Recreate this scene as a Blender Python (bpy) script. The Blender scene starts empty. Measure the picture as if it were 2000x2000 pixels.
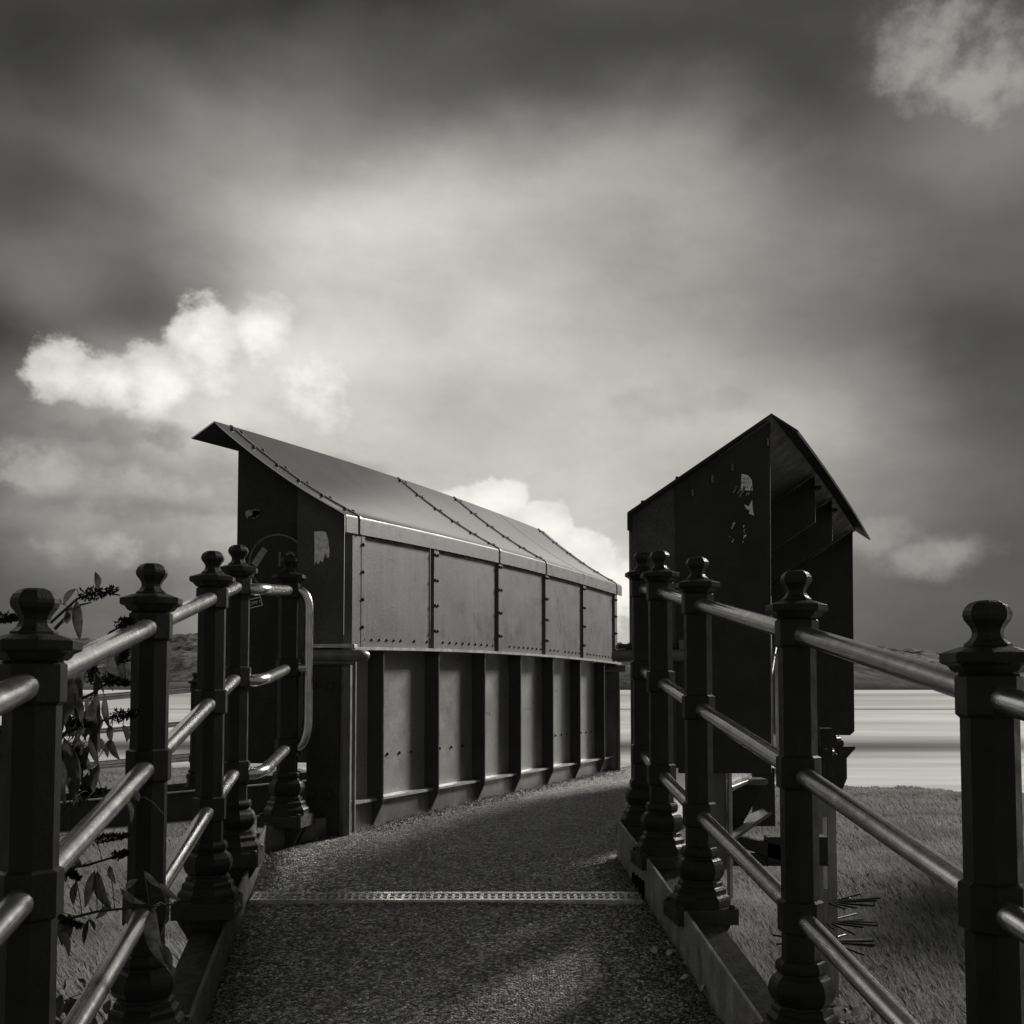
import bpy, math, random
import numpy as np
from mathutils import Vector, Matrix
R = math.radians
random.seed(7); rng = np.random.default_rng(7)
S = bpy.context.scene
COL = S.collection

# ------------------------------------------------------------------ camera, sky, sun, exposure
cam = bpy.data.cameras.new('camera'); co = bpy.data.objects.new('camera', cam); COL.objects.link(co)
co.location = (0, 0, 0); co.rotation_euler = (R(93.2), 0, 0)
cam.sensor_width = 36; cam.lens = 39.6; cam.shift_y = 0.1085; cam.clip_start = 0.05; cam.clip_end = 20000
S.camera = co
S.view_settings.view_transform = 'Standard'; S.view_settings.look = 'None'
S.view_settings.exposure = 0; S.view_settings.gamma = 1

SUN_AZ, SUN_EL, SUN_E = 41, 24, 5.0
sd = bpy.data.lights.new('sun', 'SUN'); sd.energy = SUN_E; sd.angle = R(9); sd.color = (1, .975, .91)
so = bpy.data.objects.new('sun', sd); COL.objects.link(so)
_d = Vector((math.sin(R(SUN_AZ))*math.cos(R(SUN_EL)), math.cos(R(SUN_AZ))*math.cos(R(SUN_EL)), math.sin(R(SUN_EL))))
so.rotation_euler = _d.to_track_quat('Z', 'Y').to_euler(); so.location = (6, 6, 12)

class NT:                                           # small helper for math in node trees
    def __init__(s, tree): s.t = tree; s.n = tree.nodes; s.l = tree.links
    def node(s, typ, **kw):
        n = s.n.new(typ)
        for k, v in kw.items(): setattr(n, k, v)
        return n
    def put(s, sock, v):
        if isinstance(v, (int, float)): sock.default_value = v
        elif isinstance(v, tuple): sock.default_value = v
        else: s.l.new(v, sock)
    def m(s, op, a, b=0.0, c=0.0, clamp=False):
        n = s.node('ShaderNodeMath', operation=op, use_clamp=clamp)
        s.put(n.inputs[0], a); s.put(n.inputs[1], b); s.put(n.inputs[2], c)
        return n.outputs[0]
    def sstep(s, x, a, b):
        n = s.node('ShaderNodeMapRange', interpolation_type='SMOOTHSTEP')
        s.put(n.inputs[0], x); s.put(n.inputs[1], a); s.put(n.inputs[2], b)
        return n.outputs[0]
    def lin(s, x, a, b, c, d):
        n = s.node('ShaderNodeMapRange'); s.put(n.inputs[0], x)
        for i, v in zip((1, 2, 3, 4), (a, b, c, d)): s.put(n.inputs[i], v)
        return n.outputs[0]
    def mix(s, f, a, b): return s.m('ADD', s.m('MULTIPLY', a, s.m('SUBTRACT', 1.0, f)), s.m('MULTIPLY', b, f))
    def noise(s, vec, scale, detail=5.0, rough=.5, dist=0.0):
        n = s.node('ShaderNodeTexNoise'); s.put(n.inputs['Vector'], vec)
        n.inputs['Scale'].default_value = scale; n.inputs['Detail'].default_value = detail
        n.inputs['Roughness'].default_value = rough; n.inputs['Distortion'].default_value = dist
        return n.outputs[0]
    def xyz(s, x, y, z):
        n = s.node('ShaderNodeCombineXYZ'); s.put(n.inputs[0], x); s.put(n.inputs[1], y); s.put(n.inputs[2], z)
        return n.outputs[0]

def make_sky():
    w = bpy.data.worlds.new('World'); S.world = w; w.use_nodes = True
    w.node_tree.nodes.clear(); N = NT(w.node_tree)
    out = N.node('ShaderNodeOutputWorld'); bg = N.node('ShaderNodeBackground')
    N.l.new(bg.outputs[0], out.inputs[0])
    tc = N.node('ShaderNodeTexCoord'); D = tc.outputs['Generated']
    sp = N.node('ShaderNodeSeparateXYZ'); N.l.new(D, sp.inputs[0])
    x, y, z = sp.outputs
    az = N.m('MULTIPLY', N.m('ARCTAN2', x, y), 57.2958)
    el = N.m('MULTIPLY', N.m('ARCSINE', z), 57.2958)
    # slow warp of the cloud field
    P = N.xyz(N.m('MULTIPLY', az, .06), N.m('MULTIPLY', el, .1), 0.0)
    wx = N.m('MULTIPLY', N.m('SUBTRACT', N.noise(P, 2.6, 6, .5), .5), 9.0)
    P2 = N.xyz(N.m('MULTIPLY', az, .06), N.m('MULTIPLY', el, .1), 4.7)
    wy = N.m('MULTIPLY', N.m('SUBTRACT', N.noise(P2, 2.6, 6, .5), .5), 6.0)
    a3 = N.m('MULTIPLY_ADD', wx, .5, az); e3 = N.m('MULTIPLY_ADD', wy, .42, el)
    def g(A, E, sa, se, amp, a=a3, e=e3, tilt=0.0):
        u = N.m('SUBTRACT', a, A); v = N.m('SUBTRACT', e, E)
        if tilt: v = N.m('SUBTRACT', v, N.m('MULTIPLY', u, tilt))
        u = N.m('DIVIDE', u, sa); v = N.m('DIVIDE', v, se)
        r = N.m('ADD', N.m('MULTIPLY', u, u), N.m('MULTIPLY', v, v))
        return N.m('MULTIPLY', N.m('EXPONENT', N.m('MULTIPLY', r, -.5)), amp)
    def add(lst):
        r = lst[0]
        for q in lst[1:]: r = N.m('ADD', r, q)
        return r
    # soft brightness of the overcast, bright low in front and heavy overhead and at the sides
    ga = [N.m('EXPONENT', N.m('MULTIPLY', N.m('POWER', N.m('MULTIPLY', N.m('SUBTRACT', a3, A), 1/SKY_SA), 2.0), -.5)) for A in SKY_AZ]
    ge = [N.m('EXPONENT', N.m('MULTIPLY', N.m('POWER', N.m('MULTIPLY', N.m('SUBTRACT', e3, E), 1/SKY_SE), 2.0), -.5)) for E in SKY_EL]
    base = None
    for i, row in enumerate(SKY_W):
        r = None
        for j, w_ in enumerate(row): r = N.m('MULTIPLY', ge[j], w_) if r is None else N.m('MULTIPLY_ADD', ge[j], w_, r)
        base = N.m('MULTIPLY_ADD', r, ga[i], 0.05 if base is None else base)
    base = N.m('MAXIMUM', base, .03)
    streak = N.noise(N.xyz(N.m('MULTIPLY', N.m('ADD', az, N.m('MULTIPLY', el, .8)), .05), N.m('MULTIPLY', el, .12), 1.3), 1.6, 5, .55)
    base = N.m('MULTIPLY', base, N.lin(streak, .3, .7, .86, 1.14))
    # cumulus with crisp billowing tops
    P3 = N.xyz(N.m('MULTIPLY', az, .1), N.m('MULTIPLY', el, .12), 2.2)
    f1 = N.m('SUBTRACT', N.noise(P3, 5.5, 8, .58), .5)
    f2 = N.noise(P3, 3.0, 6, .55)
    f3 = N.m('SUBTRACT', N.noise(P3, 2.0, 7, .6), .5)      # mottled texture, strongest in the low bank on the left
    amp = N.mix(N.m('MULTIPLY', N.sstep(az, -4.0, -14.0), N.sstep(el, 15.0, 11.0)), .42, 1.1)
    base = N.m('MULTIPLY', base, N.m('ADD', 1.0, N.m('MULTIPLY', f3, amp)))
    L = base
    for blobs, lum, k, wd, (e0, e1), (s0, s1) in SKY_CUM:
        G = None
        for q in blobs:
            t = g(*q, a=az, e=el); G = t if G is None else N.m('SMOOTH_MAX', G, t, .15)
        near = N.sstep(G, .08, .38)
        G = N.m('ADD', G, N.m('MULTIPLY', f1, k))
        msk = N.m('MULTIPLY', N.sstep(G, .5-wd, .5+wd), near)
        msk = N.m('MULTIPLY', msk, N.sstep(N.m('ADD', el, N.m('MULTIPLY', f1, 4.0)), e0, e1))
        sh = N.m('MULTIPLY', N.lin(f2, .3, .7, .76, 1.14), lum)
        sh = N.m('MULTIPLY', sh, N.lin(G, .5, 1.0, s0, s1))
        L = N.mix(msk, L, N.m('MAXIMUM', L, sh))
    for q in SKY_DARK:                              # small dark scud
        g0 = g(*q[:4], 1.0, a=az, e=el); G = N.m('ADD', g0, N.m('MULTIPLY', f1, 1.6))
        L = N.m('MULTIPLY', L, N.m('SUBTRACT', 1.0, N.m('MULTIPLY', N.m('MULTIPLY', N.sstep(G, .3, .9), N.sstep(g0, .05, .3)), q[4])))
    # the unseen sky behind and overhead is set dark to shade camera-facing surfaces
    back = N.sstep(N.m('ABSOLUTE', az), 60, 105)
    side = g(52, 24, 9, 14, .9, a=az, e=el)  # added glow out of view, lights posts and rails from the right
    L = N.mix(back, L, .15); L = N.m('ADD', L, side); L = N.m('ADD', L, g(-44, 26, 6.5, 12, 1.0, a=az, e=el))  # second added glow lights the right railing and kerb from the left
    L = N.mix(N.sstep(el, 33, 60), L, .03)
    L = N.mix(N.sstep(el, -1.0, -6.0), L, .02)
    sky = N.node('ShaderNodeTexSky', sky_type='NISHITA', sun_disc=False)
    sky.sun_elevation = R(SUN_EL); sky.sun_rotation = R(SUN_AZ)
    bw = N.node('ShaderNodeRGBToBW'); N.l.new(sky.outputs[0], bw.inputs[0])
    L = N.m('ADD', L, N.m('MULTIPLY', bw.outputs[0], .0012))     # what little clear sky comes through the overcast
    n = N.node('ShaderNodeVectorMath', operation='SCALE'); n.inputs[0].default_value = (1.0, .985, .925)
    N.l.new(L, n.inputs['Scale']); N.l.new(n.outputs[0], bg.inputs[0])
    bg.inputs[1].default_value = 1.0

SKY_AZ = [-29.5, -25.5, -21.86, -18.22, -14.58, -10.94, -7.3, -3.66, -0.02, 3.62, 7.26, 10.9, 14.54, 18.18, 21.82, 25.46, 29.5]; SKY_EL = [-2.0, 1.0, 3.6, 6.2, 8.8, 11.4, 14.0, 16.6, 19.2, 21.8, 24.4, 27.0, 29.6, 33.0]
SKY_SA, SKY_SE = 3.1, 2.25
SKY_W = [[0.109, -0.024, 0.008, 0.019, -0.02, -0.012, 0.01, -0.022, -0.017, 0.007, 0.009, -0.003, 0.015, 0.013],
    [0.03, 0.007, 0.006, 0.021, -0.012, -0.007, 0.038, -0.108, 0.074, -0.044, 0.047, -0.043, -0.006, -0.016],
    [0.044, 0.011, 0.018, -0.021, 0.248, -0.062, 0.138, -0.061, 0.234, -0.124, 0.081, -0.028, 0.023, -0.011],
    [0.048, 0.002, 0.074, -0.09, 0.181, -0.128, 0.423, -0.27, 0.016, 0.02, 0.052, 0.004, -0.018, 0.02],
    [0.056, 0.026, 0.042, 0.06, 0.162, -0.095, 0.397, -0.04, 0.125, 0.025, 0.032, 0.105, -0.059, 0.024],
    [0.049, 0.088, 0.039, 0.059, 0.147, -0.006, 0.199, 0.177, 0.12, 0.19, -0.042, 0.065, 0.012, -0.027],
    [0.049, 0.109, 0.063, 0.135, 0.111, 0.119, 0.127, 0.18, 0.008, 0.246, 0.124, -0.048, 0.058, -0.041],
    [0.053, 0.146, 0.057, 0.143, 0.096, 0.119, 0.06, 0.149, 0.049, 0.051, 0.21, -0.094, 0.058, -0.023],
    [0.038, 0.124, 0.033, 0.131, 0.102, 0.115, 0.115, 0.114, 0.165, 0.07, 0.157, -0.026, 0.019, -0.009],
    [0.057, 0.197, 0.102, 0.169, 0.122, 0.116, 0.087, 0.05, 0.104, 0.011, 0.174, -0.013, -0.013, 0.027],
    [0.053, 0.144, 0.077, 0.121, 0.131, 0.062, 0.143, 0.043, 0.125, 0.007, 0.115, 0.067, -0.028, 0.02],
    [0.039, 0.004, -0.005, 0.023, 0.058, 0.065, 0.196, 0.012, 0.08, 0.01, 0.127, 0.006, -0.015, 0.013],
    [0.052, 0.006, 0.053, -0.004, 0.074, 0.091, 0.091, -0.02, 0.054, 0.052, 0.041, -0.04, 0.023, -0.009],
    [0.046, -0.02, 0.021, -0.029, 0.104, -0.027, 0.093, 0.035, 0.012, 0.029, -0.019, -0.005, 0.01, -0.019],
    [0.052, -0.017, 0.035, -0.005, 0.05, -0.01, 0.039, -0.057, 0.039, -0.011, 0.07, 0.031, 0.008, -0.003],
    [0.032, -0.02, 0.019, -0.015, 0.0, 0.002, 0.01, -0.025, 0.053, -0.033, 0.091, -0.01, -0.011, -0.004],
    [0.11, -0.025, 0.014, 0.015, 0.012, 0.007, 0.01, 0.006, 0.017, -0.002, 0.034, 0.005, 0.013, 0.011]]
SKY_CUM = [
    ([(-22.5, 10.0, 2.4, 1.1, 1), (-17.0, 9.6, 3.2, 1.3, 1), (-11.5, 10.6, 2.6, 1.5, 1), (-20.5, 6.6, 2.6, .8, .8), (-14, 7.0, 3.0, .9, .8)], .37, 1.7, .30, (3.0, 8.0), (.8, 1.1)),
    ([(-22.0, 14.7, 1.5, 1.35, 1), (-20.2, 14.4, 1.9, 1.1, 1), (-17.5, 14.6, 2.0, 1.5, 1), (-15.2, 16.0, 2.0, 2.1, 1), (-12.5, 16.8, 1.7, 2.1, 1), (-10.2, 14.9, 2.4, 2.2, 1)], .86, 1.0, .12, (8.0, 14.4), (.66, 1.04)),
    ([(-2.6, 8.5, 1.6, 1.4, 1), (-.8, 8.9, 1.5, 1.45, 1), (1.55, 7.9, 1.4, 1.4, 1), (3.6, 6.6, 1.3, 1.3, 1), (-5, 7.3, 2, 1.4, 1), (0, 5, 6, 2.2, 1)], .86, .75, .07, (-1.0, 2.0), (.92, 1.05)),
    ([(20.9, 28.4, 2.3, 2.4, 1), (23.6, 26.8, 2.6, 2.4, 1)], .25, 1.5, .42, (16.0, 28.0), (.55, 1.2)),
    ([(17.8, 7.2, 1.8, 1.0, 1), (20.5, 6.2, 2.0, .8, 1)], .29, 1.0, .28, (3.0, 6.5), (.8, 1.1)),
]
SKY_DARK = [(-17.2, 11.9, 1.0, .6, .30), (-9.0, 10.9, 2.2, .6, .22), (-19.8, 12.0, 2.4, .6, .18), (-19, 8.6, 4, .6, .2), (9, 14.2, 3.4, .8, .1)]
make_sky()

# ------------------------------------------------------------------ materials (black and white place, so neutral greys)
def mat(name, base, rough=.5, var=.25, vscale=6.0, bump=.0, bscale=60.0, metallic=0.0, spec=.5, speck=0.0, speck_scale=220.0, streak=0.0, rvar=.12, detail=6.0, speck_hi=0.0, grain=0.0):
    m = bpy.data.materials.new(name); m.use_nodes = True
    N = NT(m.node_tree); b = m.node_tree.nodes['Principled BSDF']
    tc = N.node('ShaderNodeTexCoord'); O = tc.outputs['Object']
    n1 = N.noise(O, vscale, detail, .6)
    v = N.m('MULTIPLY', N.lin(n1, .3, .7, 1-var, 1+var), base)
    if streak:
        mp = N.node('ShaderNodeMapping'); N.l.new(O, mp.inputs[0]); mp.inputs['Scale'].default_value = (1, 1, .07)
        ns = N.noise(mp.outputs[0], 22, 5, .6)
        v = N.m('MULTIPLY', v, N.lin(ns, .35, .7, 1+streak*.5, 1-streak))
    if grain: v = N.m('MULTIPLY', v, N.lin(N.noise(O, 210, 2, .6), .35, .65, 1-grain, 1+grain))
    if speck:
        vo = N.node('ShaderNodeTexVoronoi'); N.l.new(O, vo.inputs['Vector']); vo.inputs['Scale'].default_value = speck_scale
        k = N.m('MULTIPLY', N.sstep(vo.outputs['Distance'], .22, .08), N.sstep(N.noise(O, 9, 3, .6), .42, .66))
        v = N.mix(N.m('MULTIPLY', k, speck), v, base*(.2 if not speck_hi else speck_hi))
    cc = N.node('ShaderNodeCombineColor')
    for i in range(3): N.l.new(v, cc.inputs[i])
    N.l.new(cc.outputs[0], b.inputs['Base Color'])
    b.inputs['Metallic'].default_value = metallic; b.inputs['Specular IOR Level'].default_value = spec
    N.l.new(N.lin(N.noise(O, vscale*2.3, 5, .6), .3, .7, max(.03, rough-rvar), rough+rvar), b.inputs['Roughness'])
    if bump:
        bn = N.node('ShaderNodeBump'); bn.inputs['Strength'].default_value = bump; bn.inputs['Distance'].default_value = .004
        N.l.new(N.noise(O, bscale, 4, .6), bn.inputs['Height']); N.l.new(bn.outputs[0], b.inputs['Normal'])
    return m

M = {}
M['post'] = mat('post_paint', .026, .42, .3, 8, .25, 140, spec=.22, speck=.5, speck_scale=90, speck_hi=2.5)
M['rail'] = mat('worn_rail_paint', .72, .20, .22, 14, .06, 160, speck=.6, speck_scale=75, metallic=.92, spec=.6, rvar=.05)
M['girder'] = mat('girder_paint', .16, .40, .3, 5, .3, 120, streak=.25, speck=.3, speck_scale=60)
M['web'] = mat('web_paint', .30, .36, .2, 4, grain=.35, bump=.3, bscale=120, spec=.8) # .3, 120, streak=.12, speck=.3, speck_scale=60)
M['column'] = mat('column_paint', .30, .5, .25, 5, .3, 120, streak=.2)
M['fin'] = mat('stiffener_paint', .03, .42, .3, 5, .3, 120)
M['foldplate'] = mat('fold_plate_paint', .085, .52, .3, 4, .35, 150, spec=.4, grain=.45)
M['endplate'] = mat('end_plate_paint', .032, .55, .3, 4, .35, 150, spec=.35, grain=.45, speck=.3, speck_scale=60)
M['clad'] = mat('cladding_paint', .13, .50, spec=.25, var=.26, vscale=3.2, bump=.5, bscale=150, grain=.4, streak=.22, speck=.9, speck_scale=55) # .26, 3.2, .5, 150, grain=.4, streak=.22, speck=.9, speck_scale=55)
M['fascia'] = mat('fascia_paint', .11, .5, .2, 6, .3, 120, streak=.35, speck=.9, speck_scale=45)
M['roof'] = mat('roof_sheet', .96, .15, .06, 1.5, .01, 200, spec=.7, rvar=.02, metallic=.94, grain=.04)
M['bolt'] = mat('bolt_steel', .035, .65, .2, 30, spec=.3)
M['edge'] = mat('worn_steel_edge', .45, .42, .35, 14, .3, 120, metallic=.3)
M['kerbpale'] = mat('kerb_steel_lightened', .34, .5, .4, 9, .5, 90, streak=.3, grain=.3)  # lighter copy of the kerb steel, standing in for light on the right kerb
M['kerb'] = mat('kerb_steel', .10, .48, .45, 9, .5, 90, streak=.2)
M['moss'] = mat('mossy_steel', .055, .75, .7, 22, 1.0, 90)
M['block'] = mat('base_block_steel', .03, .5, .4, 12, .4, 80)
M['grate'] = mat('galvanised_grate', .75, .30, .3, 20, .2, 150, metallic=.75)
M['dark'] = mat('hole_shade_black', .012, .95, spec=.1)  # near-black stands in for shade inside grate holes and weep slots
M['paper'] = mat('torn_paper', .92, .8, .3, 60)
M['greypaper'] = mat('faded_paper', .36, .8, .35, 60)
M['ink'] = mat('printed_ink', .03, .7)
M['scratch'] = mat('scratched_paint', .6, .6)
M['flower'] = mat('seed_head', .022, .8, .3, 60)
M['twig'] = mat('shrub_twig', .035, .8)
M['grit'] = mat('loose_grit', .26, .8, .4, 40)
M['litter'] = mat('dry_leaf', .55, .7, .4, 40)
M['crown'] = mat('tree_leaf', .05, .6, .3, 3)
M['bark'] = mat('bark', .07, .9, .4, 12, .8, 30)
M['wall'] = mat('white_render', .85, .8); M['slate'] = mat('slate_roof', .12, .7)
M['concrete'] = mat('stone_base', .28, .85, .3, 3, .5, 30)

def asphalt():
    m = bpy.data.materials.new('gritted_asphalt'); m.use_nodes = True
    N = NT(m.node_tree); b = m.node_tree.nodes['Principled BSDF']
    O = N.node('ShaderNodeTexCoord').outputs['Object']
    vo = N.node('ShaderNodeTexVoronoi'); N.l.new(O, vo.inputs['Vector']); vo.inputs['Scale'].default_value = 105
    sc = N.node('ShaderNodeSeparateColor'); N.l.new(vo.outputs['Color'], sc.inputs[0])
    v = N.lin(N.m('POWER', sc.outputs[0], 2.6), 0, 1, .016, .80)
    v = N.m('MULTIPLY', v, N.lin(sc.outputs[1], .86, .94, 1.0, 2.0))
    v = N.m('MULTIPLY', v, N.lin(N.noise(O, 1.3, 7, .65), .3, .7, .55, 1.45))
    v = N.m('MULTIPLY', v, N.lin(N.noise(O, 17, 4, .6), .3, .7, .75, 1.2))
    cc = N.node('ShaderNodeCombineColor')
    for i in range(3): N.l.new(v, cc.inputs[i])
    N.l.new(cc.outputs[0], b.inputs['Base Color'])
    N.l.new(N.lin(sc.outputs[2], 0, 1, .42, .8), b.inputs['Roughness']); b.inputs['Specular IOR Level'].default_value = .6
    bn = N.node('ShaderNodeBump'); bn.inputs['Strength'].default_value = 1.0; bn.inputs['Distance'].default_value = .009
    hh = N.m('ADD', N.m('MULTIPLY', vo.outputs['Distance'], -1.0), N.m('MULTIPLY', N.noise(O, 90, 3, .6), .9))
    N.l.new(hh, bn.inputs['Height']); N.l.new(bn.outputs[0], b.inputs['Normal'])
    return m
M['asphalt'] = asphalt()

def ground_mat(name, kind):
    m = bpy.data.materials.new(name); m.use_nodes = True
    N = NT(m.node_tree); b = m.node_tree.nodes['Principled BSDF']
    O = N.node('ShaderNodeTexCoord').outputs['Object']
    sp = N.node('ShaderNodeSeparateXYZ'); N.l.new(O, sp.inputs[0]); x, y, z = sp.outputs
    if kind == 'flats':                      # wet sand banks, shallow channels and pools: long low bands along the shore
        t = N.m('DIVIDE', 1000.0, N.m('MAXIMUM', y, 30.0))
        P = N.xyz(N.m('MULTIPLY', N.m('DIVIDE', x, N.m('MAXIMUM', y, 30.0)), 2.2), t, 0.0)
        n1 = N.noise(P, .9, 3, .5); n2 = N.noise(P, 2.2, 4, .6)
        v = N.lin(n1, .3, .7, .45, .75)
        v = N.m('MULTIPLY', v, N.lin(n2, .35, .65, .90, 1.09))
        for c, wd, amt in ((4.45, .13, .72), (11.6, 1.5, .84), (1.75, .35, .4), (15.2, .4, .3), (2.9, .5, .18), (7.2, .35, .15)):
            d = N.m('DIVIDE', N.m('SUBTRACT', N.m('ADD', t, N.m('MULTIPLY', n2, .25)), c+.12), wd)
            k = N.m('EXPONENT', N.m('MULTIPLY', N.m('MULTIPLY', d, d), -1.0))
            v = N.m('MULTIPLY', v, N.m('SUBTRACT', 1.0, N.m('MULTIPLY', k, amt)))
        b.inputs['Roughness'].default_value = .6; b.inputs['Specular IOR Level'].default_value = .02
    elif kind == 'marsh':
        v = N.m('MULTIPLY', N.lin(N.noise(O, .35, 6, .6), .3, .7, .06, .11), N.lin(N.noise(O, 9, 4, .7), .3, .7, .6, 1.3))
        b.inputs['Roughness'].default_value = .9
    else:                                    # wooded hills with fields
        n1 = N.noise(O, .007, 4, .6); n2 = N.noise(O, .11, 5, .75)
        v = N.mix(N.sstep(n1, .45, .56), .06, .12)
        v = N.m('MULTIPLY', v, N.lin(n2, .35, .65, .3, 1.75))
        v = N.m('MULTIPLY', v, N.lin(x, -250, 350, 1.25, .55))  # denser woods to the right, plus edge darkening put into the colour
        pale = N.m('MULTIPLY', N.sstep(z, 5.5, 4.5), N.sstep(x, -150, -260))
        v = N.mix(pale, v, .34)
        b.inputs['Roughness'].default_value = .95; b.inputs['Specular IOR Level'].default_value = .1
    cc = N.node('ShaderNodeCombineColor')
    for i in range(3): N.l.new(v, cc.inputs[i])
    N.l.new(cc.outputs[0], b.inputs['Base Color'])
    return m
M['flats'] = ground_mat('wet_sand_flats', 'flats'); M['marsh'] = ground_mat('marsh_soil', 'marsh'); M['hill'] = ground_mat('wooded_hillside', 'hill')

def blade_mat(name, lo, hi):
    m = bpy.data.materials.new(name); m.use_nodes = True
    N = NT(m.node_tree); b = m.node_tree.nodes['Principled BSDF']
    O = N.node('ShaderNodeTexCoord').outputs['Object']
    v = N.m('MULTIPLY', N.lin(N.noise(O, .5, 5, .6), .3, .7, lo, hi), N.lin(N.noise(O, 40, 2, .6), .3, .7, .55, 1.6))
    cc = N.node('ShaderNodeCombineColor')
    for i in range(3): N.l.new(v, cc.inputs[i])
    N.l.new(cc.outputs[0], b.inputs['Base Color']); b.inputs['Roughness'].default_value = .65
    tr = N.node('ShaderNodeBsdfTranslucent'); N.l.new(cc.outputs[0], tr.inputs[0]); mx = N.node('ShaderNodeMixShader'); mx.inputs[0].default_value = .5
    N.l.new(b.outputs[0], mx.inputs[1]); N.l.new(tr.outputs[0], mx.inputs[2]); N.l.new(mx.outputs[0], m.node_tree.nodes['Material Output'].inputs[0])
    return m
M['grass'] = blade_mat('marsh_grass_blade', .12, .27)

M['leaf'] = blade_mat('shrub_leaf', .055, .11)

# ------------------------------------------------------------------ mesh helpers
WLD = {}
def link(o, parent=None):
    COL.objects.link(o)
    if parent is not None:
        o.parent = parent; o.matrix_parent_inverse = WLD.get(parent.name, Matrix()).inverted()
    WLD[o.name] = Matrix()
    return o
def tag(o, label=None, cat=None, group=None, kind=None):
    for k, v in (('label', label), ('category', cat), ('group', group), ('kind', kind)):
        if v: o[k] = v
    return o
def thing(name, loc, label, cat, group=None):
    o = bpy.data.objects.new(name, None); o.empty_display_size = .1; COL.objects.link(o); o.location = loc
    WLD[o.name] = Matrix.Translation(loc); return tag(o, label, cat, group)

class MB:
    def __init__(s): s.v = []; s.f = []; s.sm = []
    def add(s, vs, fs, smooth=False):
        k = len(s.v); s.v += [tuple(p) for p in vs]; s.f += [tuple(i+k for i in f) for f in fs]; s.sm += [smooth]*len(fs)
    def hexa(s, p):                                   # 8 corners: bottom 4 then top 4
        s.add(p, [(3, 2, 1, 0), (4, 5, 6, 7), (0, 1, 5, 4), (1, 2, 6, 5), (2, 3, 7, 6), (3, 0, 4, 7)])
    def box(s, x0, x1, y0, y1, z0, z1, F=None):
        F = F or (lambda a, b, c: (a, b, c))
        s.hexa([F(x0, y0, z0), F(x1, y0, z0), F(x1, y1, z0), F(x0, y1, z0), F(x0, y0, z1), F(x1, y0, z1), F(x1, y1, z1), F(x0, y1, z1)])
    def prism(s, a, b, smooth=False):                 # two matching outlines joined into a solid
        n = len(a); s.add(list(a)+list(b), [tuple(range(n))[::-1], tuple(range(n, 2*n))]+[(i, (i+1) % n, n+(i+1) % n, n+i) for i in range(n)], smooth)
    def loft(s, rings, smooth=False, closed=True, caps=True):
        n = len(rings[0]); vs = [p for r in rings for p in r]; fs = []
        for j in range(len(rings)-1):
            for i in range(n if closed else n-1):
                fs.append((j*n+i, j*n+(i+1) % n, (j+1)*n+(i+1) % n, (j+1)*n+i))
        s.add(vs, fs, smooth)
        if caps and closed:
            s.add(rings[0], [tuple(range(n))[::-1]]); s.add(rings[-1], [tuple(range(n))])
    def tube(s, pts, r, n=14, caps=True):
        pts = [Vector(p) for p in pts]; rs = r if isinstance(r, (list, tuple)) else [r]*len(pts)
        rings = []; up = None
        for i, p in enumerate(pts):
            t = (pts[min(i+1, len(pts)-1)]-pts[max(i-1, 0)]).normalized()
            if up is None:
                up = t.orthogonal().normalized()
            up = (up-t*up.dot(t)).normalized(); sd = t.cross(up)
            rings.append([p+(up*math.cos(2*math.pi*k/n)+sd*math.sin(2*math.pi*k/n))*rs[i] for k in range(n)])
        s.loft(rings, True, True, False)
        if caps:
            s.add(rings[0], [tuple(range(n))[::-1]]); s.add(rings[-1], [tuple(range(n))])
    def lathe(s, prof, n=8, facet=True, rot=0.0, c=(0, 0, 0)):
        A = [rot+2*math.pi*k/n for k in range(n)]
        ring = lambda r, z: [(c[0]+r*math.cos(a), c[1]+r*math.sin(a), c[2]+z) for a in A]
        rings = [ring(r, z) for r, z in prof]
        s.loft(rings, not facet)
    def dome(s, c, ax, r, h, n=8):                    # bolt or rivet head standing on a surface
        ax = Vector(ax).normalized(); u = ax.orthogonal().normalized(); w = ax.cross(u); c = Vector(c)
        ring = lambda rr, hh: [c+ax*hh+(u*math.cos(2*math.pi*k/n)+w*math.sin(2*math.pi*k/n))*rr for k in range(n)]
        s.loft([ring(r, -.002), ring(r, h*.35), ring(r*.7, h*.8), ring(r*.2, h)], True)
    def hexnut(s, c, ax, r, h):
        ax = Vector(ax).normalized(); u = ax.orthogonal().normalized(); w = ax.cross(u); c = Vector(c)
        ring = lambda rr, hh: [c+ax*hh+(u*math.cos(math.pi*k/3+.2)+w*math.sin(math.pi*k/3+.2))*rr for k in range(6)]
        s.loft([ring(r, -.002), ring(r, h*.8), ring(r*.85, h)])
    def build(s, name, m, parent=None, bevel=0, m2=None, split=None):
        me = bpy.data.meshes.new(name); me.from_pydata(s.v, [], s.f)
        me.polygons.foreach_set('use_smooth', s.sm); me.materials.append(m)
        if m2: me.materials.append(m2); me.polygons.foreach_set('material_index', [0 if k < split else 1 for k in range(len(s.f))])
        me.validate(); me.update()
        o = link(bpy.data.objects.new(name, me), parent)
        if bevel:
            b = o.modifiers.new('bevel', 'BEVEL'); b.width = bevel; b.segments = 2; b.limit_method = 'ANGLE'; b.angle_limit = R(40)
        return o
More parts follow.
